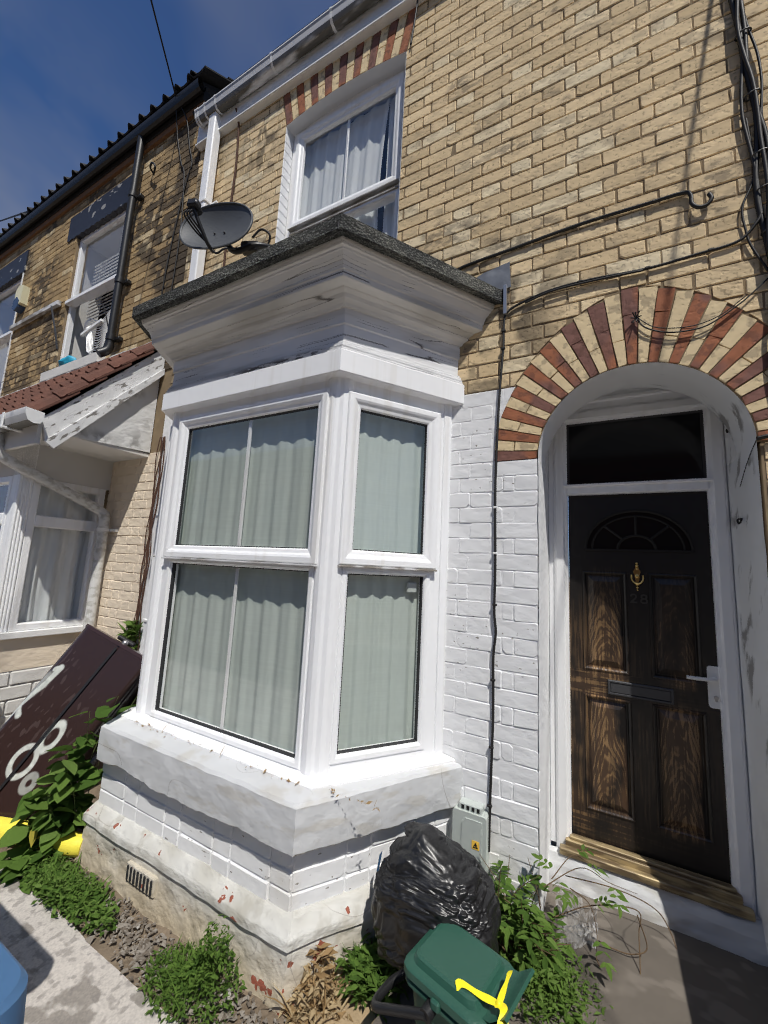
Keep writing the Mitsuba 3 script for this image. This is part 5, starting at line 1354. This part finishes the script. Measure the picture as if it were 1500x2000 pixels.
def c_bin(p, n, uv):
    u, v_ = uv.x, uv.y
    def ell(cx, cy, rx, ry, w_):
        d_ = dr.sqrt(dr.square((u - cx) / rx) + dr.square((v_ - cy) / ry))
        return smoothstep(w_ + 0.16, w_ - 0.02, dr.abs(d_ - 1) * dr.minimum(rx, ry) / 0.055)
    eight = dr.maximum(ell(0.085, -0.598, 0.044, 0.078, 0.17), ell(0.040, -0.765, 0.062, 0.083, 0.17))
    blob = 0.55 * ell(0.16, -0.83, 0.03, 0.04, 0.2)
    def seg(x0, y0, x1, y1, w_):
        dx, dy = x1 - x0, y1 - y0
        t_ = dr.clip(((u - x0) * dx + (v_ - y0) * dy) / (dx * dx + dy * dy), 0, 1)
        d_ = dr.sqrt(dr.square(u - x0 - dx * t_) + dr.square(v_ - y0 - dy * t_))
        return smoothstep(w_ * 1.7, w_ * 0.8, d_)
    two = dr.maximum(dr.maximum(seg(-0.225, -0.30, -0.190, -0.275, 0.013), seg(-0.190, -0.275, -0.205, -0.40, 0.016)), dr.maximum(seg(-0.205, -0.40, -0.26, -0.56, 0.018), seg(-0.26, -0.56, -0.20, -0.60, 0.016)))
    two = dr.maximum(two, dr.maximum(seg(-0.245, -0.52, -0.28, -0.66, 0.016), 0.5 * seg(-0.235, -0.36, -0.24, -0.46, 0.03)))
    w_ = dr.clip(dr.maximum(dr.maximum(eight, blob), two), 0, 1) * (0.72 + 0.28 * noise(u * 50, v_ * 50, 1))
    sc = smoothstep(0.75, 0.78, noise(u * 30 + v_ * 20, v_ * 14 - u * 60, 3)) * 0.25
    return mix(mix((0.030, 0.0165, 0.0145), (0.12, 0.09, 0.085), sc * smoothstep(0.5, 0.7, noise(u * 5, v_ * 5, 7))), (0.52, 0.54, 0.50), w_)
mat('bin_brown', P(c_bin), 0.20, 0.55)
mat('bin_plain', (0.036, 0.020, 0.021), 0.28, 0.5)
BB = thing('wheelie_bin', 'dark brown wheelie bin with white sprayed 28 leaning in the corner beside the bay', 'bin')
add('body', grid(V2), 'bin_brown', BB, smooth=True, uv=uvb)
q, t0 = bsec(0.312, 0.27, 0.10, 0.0, False); _, t1 = bsec(0.312, 0.27, 0.10, 0.022, False)
mb = MB().mesh(grid(np.concatenate([np.array([t0, t1]), np.array([t0, t1])[:, :1]], 1)))
for t_ in (t0, t1): mb.add(np.vstack([t_, t_.mean(0)]), [(i, (i + 1) % len(t_), len(t_)) for i in range(len(t_))])
add('lid', mb, 'bin_plain', BB, smooth=35)
q, t0 = bsec(0.262, 0.40, 0.09, -1.02, False)
add('base', MB().add(np.vstack([t0, t0.mean(0)]), [(i, (i + 1) % len(t0), len(t0)) for i in range(len(t0))]), 'bin_plain', BB)
add('handle', tube(binpt(np.array([-0.12, 0.02]), np.array([0.20, 0.20]), np.array([0.045, 0.045])), 0.018, 10), 'black_plastic', BB, smooth=40)
add('handle_bracket', MB().mesh(trimesh.creation.icosphere(2, 0.024).apply_translation(binpt(np.array([-0.03]), np.array([0.17]), np.array([0.03]))[0])), 'steel', BB)
add('groove', obox(binpt(np.array([0.030]), np.array([-0.0015]), np.array([-1.0]))[0], br * 0.016, -bn * 0.002, ba * 0.985, 0), 'black_plastic', BB)
add('side_ridge', tube(binpt(np.array([0.297, 0.262]), np.array([0.06, 0.07]), np.array([-0.02, -1.0])), 0.011, 6), 'bin_plain', BB, smooth=True)
for s in (-0.27, 0.27):
    c = binpt(np.array([s]), np.array([0.40]), np.array([-0.98]))[0]
    add('wheel', tube(np.array([c - br * 0.03, c + br * 0.03]), 0.09, 20), 'black_plastic', BB, smooth=40)
yp = smoothpath([(-3.0, -1.0, 0.055), (-2.55, -0.835, 0.06), (-2.34, -0.765, 0.062), (-2.13, -0.70, 0.058), (-2.06, -0.66, 0.055)], 6)
solo('yellow_pole', tube(yp, 0.052, 16), 'yellow_plastic', 'thick yellow plastic pole lying under the leaning brown bin', 'pole', smooth=40)

# blue recycling bin at the lower left corner
BU = thing('blue_bin', 'blue plastic wheelie bin cut off by the lower left corner', 'bin')
def bin2(key, x0, x1, y0, y1, h, m, sq=0.09):
    mb = MB()
    def sec(z, e, r): return np.array([list(pt) + [z] for pt in np.array(rrect(x0 + e, x1 - e, y0 + e, y1 - e, r).exterior.coords)[:-1]])
    secs = [sec(0.03, 0.07, 0.05), sec(h - 0.15, 0.012, 0.05), sec(h - 0.10, 0.0, 0.05), sec(h - 0.08, 0.0, 0.05)]
    n_ = len(secs[0]); V_ = np.array(secs); mb.mesh(grid(np.concatenate([V_, V_[:, :1]], 1)))
    add('body', mb, m, key, smooth=40)
    l = [sec(h - 0.088, -0.016, 0.05), sec(h - 0.07, -0.020, 0.05), sec(h - 0.012, -0.018, 0.05), sec(h - 0.002, -0.010, 0.05), sec(h + 0.004, 0.07, 0.07), sec(h + 0.002, 0.085, 0.07), sec(h - 0.03, 0.105, 0.07), sec(h - 0.03, 0.14, 0.07), sec(h + 0.012, 0.19, 0.07)]
    V_ = np.array(l); mb = MB().mesh(grid(np.concatenate([V_, V_[:, :1]], 1)))
    mb.add(np.vstack([V_[-1], V_[-1].mean(0)]), [(i, (i + 1) % n_, n_) for i in range(n_)])
    add('lid', mb, m, key, smooth=30)
    for xx in (x0 + 0.03, x1 - 0.06): add('wheel', tube(np.array([(xx, y0 + 0.06, 0.10), (xx + 0.05, y0 + 0.06, 0.10)]), 0.10, 20), 'black_plastic', key, smooth=40)
bin2(BU, -1.00, -0.415, -2.2, -1.640, 0.93, 'blue_plastic')
BK = thing('wheelie_bin', 'black wheelie bin standing beyond the blue bin, out of the picture', 'bin')
bin2(BK, -1.70, -1.06, -2.12, -1.50, 1.02, 'black_plastic')

# ------------------------------------------------------------------ plants
def leaf(L__, w, fold=0.25, bend=0.3, n=4):
    """pointed leaf along +x, folded on the midrib, drooping"""
    t_ = np.linspace(0, 1, n + 1); hw = w / 2 * np.sin(np.pi * t_ ** 0.8) ** 0.9; hw[0] = w * 0.03; hw[-1] = 0
    mid = np.column_stack([L__ * t_, 0 * t_, -bend * L__ * t_ ** 2]); up = fold * hw
    V_ = np.concatenate([np.column_stack([mid[:, 0], hw, mid[:, 2] + up]), mid, np.column_stack([mid[:, 0], -hw, mid[:, 2] + up])])
    m = n + 1; F_ = []
    for i in range(n):
        F_ += [(i, m + i, m + i + 1), (i, m + i + 1, i + 1), (m + i, 2 * m + i, 2 * m + i + 1), (m + i, 2 * m + i + 1, m + i + 1)]
    return V_, np.array(F_)


def orient(V_, pos, d, up=(0, 0, 1.0), roll=0.0):
    d = np.asarray(d, float); d = d / np.linalg.norm(d); s = np.cross(up, d); s = s / (np.linalg.norm(s) + 1e-9); u = np.cross(d, s)
    s, u = s * math.cos(roll) + u * math.sin(roll), u * math.cos(roll) - s * math.sin(roll)
    return V_[:, :1] * d + V_[:, 1:2] * s + V_[:, 2:3] * u + np.asarray(pos)


def plant(key, stems, r, leaf_fn, mats, seed, most=300, stem_m='stem_green', stem_r=0.003):
    """stems: list of polylines; leaf_fn(stem, rg) yields (V, F)"""
    rg = np.random.default_rng(seed); mb = MB(); lv = []
    for s in stems:
        p = smoothpath(s, 6); mb.mesh(tube(p, np.linspace(stem_r, stem_r * 0.4, len(p)), 5))
        for V_, F_ in leaf_fn(p, rg): lv.append((V_, F_))
    add('stem', mb, stem_m, key, smooth=True)
    size = lambda q: -np.ptp(q[0], axis=0).max() / np.linalg.norm(q[0].mean(0) - CAM)
    lv.sort(key=size)
    for V_, F_ in lv[:most]:
        add('leaf', trimesh.Trimesh(V_, F_, process=False), mats[rg.integers(len(mats))], key, smooth=True)
    rest = lv[most:]
    if rest:
        for m_ in sorted(set(mats)):
            q = [x for i, x in enumerate(rest) if mats[i % len(mats)] == m_]
            if q:
                mb = MB()
                for V_, F_ in q: mb.add(V_, F_)
                add('foliage', mb, m_, key, smooth=True, kind='stuff')


def big_leaves(n, L0, W0):
    def fn(p, rg):
        for i in range(n):
            k = int(len(p) * (0.18 + 0.80 * (i + rg.random() * 0.6) / n)); k = min(k, len(p) - 1)
            a = rg.uniform(0, 6.28); d = np.array([math.cos(a) + 0.15, math.sin(a) - 0.35, rg.uniform(-0.45, 0.55)])
            sc = rg.uniform(0.6, 1.25)
            V_, F_ = leaf(L0 * sc, W0 * sc * rg.uniform(0.95, 1.25), 0.14, rg.uniform(0.05, 0.35))
            yield orient(V_, p[k] + d / np.linalg.norm(d) * 0.012, d, roll=rg.normal(0, 0.5)), F_
    return fn


def pinnate(pairs, L0, W0, gap, step=1.0, length=(0.10, 0.17)):
    """compound leaves with paired leaflets along the stem"""
    def fn(p, rg):
        n = max(2, int(step * len(p) / 5))
        for i in range(n):
            k = min(int(len(p) * (0.12 + 0.86 * i / n)), len(p) - 1)
            a = rg.uniform(0, 6.28); d = np.array([math.cos(a), math.sin(a) - 0.3, rg.uniform(0.0, 0.9)]); d /= np.linalg.norm(d)
            Lr = rg.uniform(*length); s = np.cross(d, [0, 0, 1.0]); s /= np.linalg.norm(s) + 1e-9
            for j in range(pairs):
                t_ = (j + 1) / pairs; q = p[k] + d * Lr * t_ + np.array([0, 0, -0.35 * Lr * t_ ** 2])
                for sg in (-1, 1):
                    dd = d * 0.55 + s * sg + np.array([0, 0, rg.uniform(-0.35, 0.15)])
                    sc = (1 - 0.25 * abs(t_ - 0.55)) * rg.uniform(0.8, 1.15)
                    V_, F_ = leaf(L0 * sc, W0 * sc, 0.25, rg.uniform(0.1, 0.4), 3)
                    yield orient(V_, q, dd, roll=rg.normal(0, 0.35)), F_
            V_, F_ = leaf(L0 * 1.1, W0 * 1.05, 0.25, 0.3, 3)
            yield orient(V_, p[k] + d * Lr + np.array([0, 0, -0.35 * Lr]), d + np.array([0, 0, -0.4]), roll=rg.normal(0, 0.3)), F_
    return fn


rs = np.random.default_rng(77)
# leafy plant between the brown bin and the sill
PA = thing('broad_leaf_plant', 'broad leaved green plant growing between the leaning brown bin and the bay', 'plant')
st = []
for (x, y, z) in ((-2.30, -0.80, 0.34), (-2.20, -0.80, 0.42), (-2.16, -0.76, 0.55), (-2.10, -0.74, 0.62), (-2.08, -0.72, 0.74), (-2.26, -0.78, 0.24), (-2.14, -0.82, 0.28), (-2.20, -0.74, 0.50), (-2.12, -0.78, 0.46), (-2.04, -0.60, 0.80), (-2.02, -0.46, 0.85), (-2.24, -0.84, 0.18), (-2.18, -0.83, 0.36), (-2.12, -0.80, 0.52), (-2.30, -0.84, 0.26), (-2.08, -0.78, 0.36)):
    b0 = np.array([-2.24 + rs.normal(0, 0.05), -0.66 + rs.normal(0, 0.03), 0.0])
    st.append([b0, b0 * 0.5 + np.array([x, y, z]) * 0.5 + [rs.normal(0, 0.03), rs.normal(0, 0.02), 0.04], (x, y, z)])
plant(PA, st, 0.1, big_leaves(13, 0.115, 0.070), [LEAF[0], LEAF[1], LEAF[2], LEAF[3], LEAF[1]], 5)
for i in range(2):
    V_, F_ = leaf(0.085, 0.035, 0.3, 0.4); a = rs.uniform(3.5, 6)
    add('dying_leaf', trimesh.Trimesh(orient(V_, (-2.32 + 0.09 * i, -0.83, 0.12 + 0.07 * rs.random() + (0.27 if i == 3 else 0)), (math.cos(a), math.sin(a), -0.5)), F_, process=False), 'leaf_yellow', PA, smooth=True)
PD = thing('dock_plant', 'low dark broad leaved weed below the yellow pole', 'weed')
plant(PD, [[(-2.22, -0.86, 0.0), (-2.24 + rs.normal(0, .08), -0.87 + rs.normal(0, .03), 0.04), (-2.26 + rs.normal(0, .12), -0.88 + rs.normal(0, .04), 0.05)] for _ in range(6)], 0.1, big_leaves(4, 0.12, 0.06), [LEAF[1], LEAF[0]], 6)
# shrub by the door
PB = thing('wisteria_shrub', 'dense green shrub of small paired leaflets between the black bag and the door', 'shrub')
st = []
for i in range(46):
    b0 = np.array([rs.uniform(-0.06, 0.20), rs.uniform(-0.18, -0.03), 0.06]); tx = rs.uniform(-0.20, 0.27); tz = rs.uniform(0.16, 0.50) * (1 - 0.45 * abs(tx - 0.06) / 0.4)
    e = np.array([tx, rs.uniform(-0.30, -0.04), tz]); st.append([b0, (b0 + e) / 2 + [0, 0, 0.05], e])
plant(PB, st, 0.1, pinnate(4, 0.050, 0.022, 0, 0.80, (0.06, 0.12)), [LEAF[0], LEAF[1], LEAF[3], LEAF[1], LEAF[2]], 9, stem_m='stem_brown')
TD = thing('trailing_shoot', 'trailing green shoots with small leaflets reaching across the doorstep', 'shoot')
plant(TD, [[(0.17, -0.10, 0.36), (0.30, 0.0, 0.42), (0.40, 0.04, 0.38), (0.50, 0.05, 0.37)], [(0.20, -0.10, 0.40), (0.27, -0.03, 0.47), (0.33, 0.0, 0.45)], [(0.26, 0.0, 0.33), (0.33, 0.0, 0.30), (0.355, -0.01, 0.22), (0.352, -0.02, 0.13)]], 0.1, pinnate(3, 0.042, 0.018, 0, 0.9, (0.05, 0.085)), [LEAF[2], LEAF[3], LEAF[0]], 14, stem_m='stem_brown', stem_r=0.0022)
for i, pts in enumerate(([(0.20, -0.08, 0.25), (0.34, 0.06, 0.26), (0.50, 0.10, 0.28), (0.503, 0.09, 0.20), (0.500, 0.02, 0.10), (0.49, -0.08, 0.05)], [(0.352, -0.02, 0.13), (0.40, -0.03, 0.06), (0.46, -0.09, 0.043)], [(0.24, 0.05, 0.34), (0.42, 0.20, 0.27), (0.56, 0.24, 0.23), (0.62, 0.26, 0.16), (0.66, 0.20, 0.06)], [(0.50, 0.09, 0.27), (0.53, 0.10, 0.16), (0.48, 0.08, 0.13), (0.42, 0.08, 0.12), (0.36, 0.06, 0.14)])):
    solo('bare_tendril', tube(smoothpath(pts, 8), 0.0022, 5), 'stem_brown', ['bare brown tendril arching out and hanging straight down to the path', 'short bare tendril lying on the path below the trailing leaflets', 'longest bare tendril crossing the white doorstep', 'bare tendril curling back in a loop above the path'][i], 'tendril', smooth=True, group='bare tendrils over the doorstep')


def tuft(key_name, label, cat, n, xy, h, mats, seed, lw=(0.03, 0.012), kind='stuff', spread=0.5, grp=None):
    rg = np.random.default_rng(seed); mbs = {m_: MB() for m_ in mats}
    for i in range(n):
        x, y = xy(rg); z = rg.uniform(0, 1) ** 0.8 * h(x, y)
        a = rg.uniform(0, 6.28); d = np.array([math.cos(a), math.sin(a), rg.uniform(-0.2, 0.9)])
        s = rg.uniform(0.45, 1.55); V_, F_ = leaf(lw[0] * s, lw[1] * s, 0.2, 0.3, 2)
        if i % 9 == 0:
            V_, F_ = leaf(lw[0] * 2.4 * s, lw[1] * 0.45 * s, 0.2, 0.5, 3); d = np.array([0.4 * math.cos(a), 0.4 * math.sin(a), 1.0]); z *= 0.5
        mbs[mats[i % len(mats)]].add(orient(V_, (x, y, z), d, roll=rg.normal(0, 0.6)), F_)
    k = thing(key_name, label, cat)
    labels[k]['kind'] = kind
    for m_ in mats: add('foliage', mbs[m_], m_, k, smooth=True, kind='stuff')


def blob(cx, cy, rx, ry):
    def f(rg):
        while True:
            a, b_ = rg.normal(0, 0.45, 2)
            if a * a + b_ * b_ < 1: return cx + a * rx, cy + b_ * ry
    return f
tuft('weed_clump', 'feathery green weed clump against the front foot of the white plinth', 'weeds', 2600, blob(-0.99, -0.80, 0.22, 0.13), lambda x, y: 0.03 + 0.24 * math.exp(-((x + 0.90) / 0.085) ** 2 - ((y + 0.78) / 0.07) ** 2), [LEAF[0], LEAF[1], LEAF[3]], 21, (0.020, 0.008))
tuft('ground_ivy', 'low green weeds in the earth strip beside the pavement at the left', 'weeds', 2600, blob(-1.88, -0.83, 0.42, 0.10), lambda x, y: 0.055, [LEAF[0], LEAF[1], LEAF[2]], 22, (0.024, 0.014))
tuft('grass_patch', 'bright green feathery weeds on the path right of the green caddy', 'weeds', 5200, blob(0.20, -0.22, 0.21, 0.20), lambda x, y: 0.10 + 0.10 * math.exp(-((x - 0.16) / 0.16) ** 2), [LEAF[2], LEAF[3], LEAF[0]], 23, (0.022, 0.008))
tuft('weed_patch', 'small green weeds between the plinth and the green caddy', 'weeds', 900, blob(-0.40, -0.48, 0.13, 0.10), lambda x, y: 0.13, [LEAF[0], LEAF[1]], 24, (0.040, 0.014))
tuft('dead_leaves', 'pile of dry brown leaves at the right foot of the white plinth', 'leaves', 900, blob(-0.545, -0.60, 0.12, 0.14), lambda x, y: 0.02 + 0.16 * math.exp(-((x + 0.57) / 0.06) ** 2 - ((y + 0.59) / 0.07) ** 2), ['leaf_dry', 'leaf_tan'], 25, (0.038, 0.013))
solo('cardboard', wob(trimesh.creation.extrude_polygon(Polygon([(-0.52, -0.72), (-0.36, -0.74), (-0.33, -0.55), (-0.42, -0.46), (-0.50, -0.52)]), 0.006, engine='earcut').apply_translation([0, 0, 0.02]), 0.012, 9, 4, 0.03), 'card_tan', 'flattened tan cardboard on the ground at the right corner of the plinth', 'cardboard')
tuft('sill_litter', 'dry leaf bits lying along the white stone sill under the window', 'leaves', 70, lambda rg: ((rg.uniform(-1.9, -0.72), rg.uniform(-0.62, -0.585)) if rg.random() < 0.6 else (rg.uniform(-0.62, -0.35), -0.56 + 0.0)), lambda x, y: 0.0, ['leaf_dry'], 26, (0.018, 0.007))
for k in list(scene):
    if k.startswith('sill_litter__'): scene[k]['to_world'] = T().translate([0, 0, 0.700])
tuft('moss_sprig', 'yellow green sprig on the cream wall above the leaning brown bin', 'plant', 160, lambda rg: (-2.93 + rg.normal(0, 0.035), -0.03 + rg.normal(0, 0.012)), lambda x, y: 0.22, [LEAF[2], LEAF[0]], 27, (0.06, 0.034))
for k in list(scene):
    if k.startswith('moss_sprig__'): scene[k]['to_world'] = T().translate([0, 0, 0.84])
mb = MB()
for i in range(14):
    a = i * 2.4; V_, F_ = leaf(0.03, 0.008, 0.2, 0.2, 2); mb.add(orient(V_, (0.215, -0.16, 0.11), (math.cos(a), math.sin(a), 0.4)), F_)
solo('yellow_flower', mb, 'petal', 'small yellow flower in the weeds right of the green caddy', 'flower', smooth=True)
# crumpled clear film by the step and a white disc on the path
X, Y = np.meshgrid(np.linspace(0, 1, 26), np.linspace(0, 1, 22), indexing='ij')
fm = meshkit.fbm(np.stack([X * 4, Y * 4, X * 0], -1), 4, 6)
V = np.stack([0.19 + 0.15 * X + 0.03 * fm, -0.02 + 0.10 * X + 0.16 * (fm - 0.5), 0.055 + 0.27 * Y * (1 - 0.45 * X) + 0.06 * fm], -1)
solo('plastic_wrap', grid(V), 'clear_film', 'crumpled clear plastic wrapping behind the shrub on the path', 'wrapping', smooth=False)
an = np.linspace(0, 2 * np.pi, 24, endpoint=False)
pl_ = Polygon([(0.915 + 0.034 * math.cos(a) * (1 + 0.06 * math.sin(3 * a)), 0.33 + 0.045 * math.sin(a)) for a in an])
solo('white_disc', trimesh.creation.extrude_polygon(pl_, 0.006, engine='earcut').apply_translation([0, 0, 0.05]), 'white_plastic', 'small white oval lid lying on the shaded path at the right edge', 'lid')
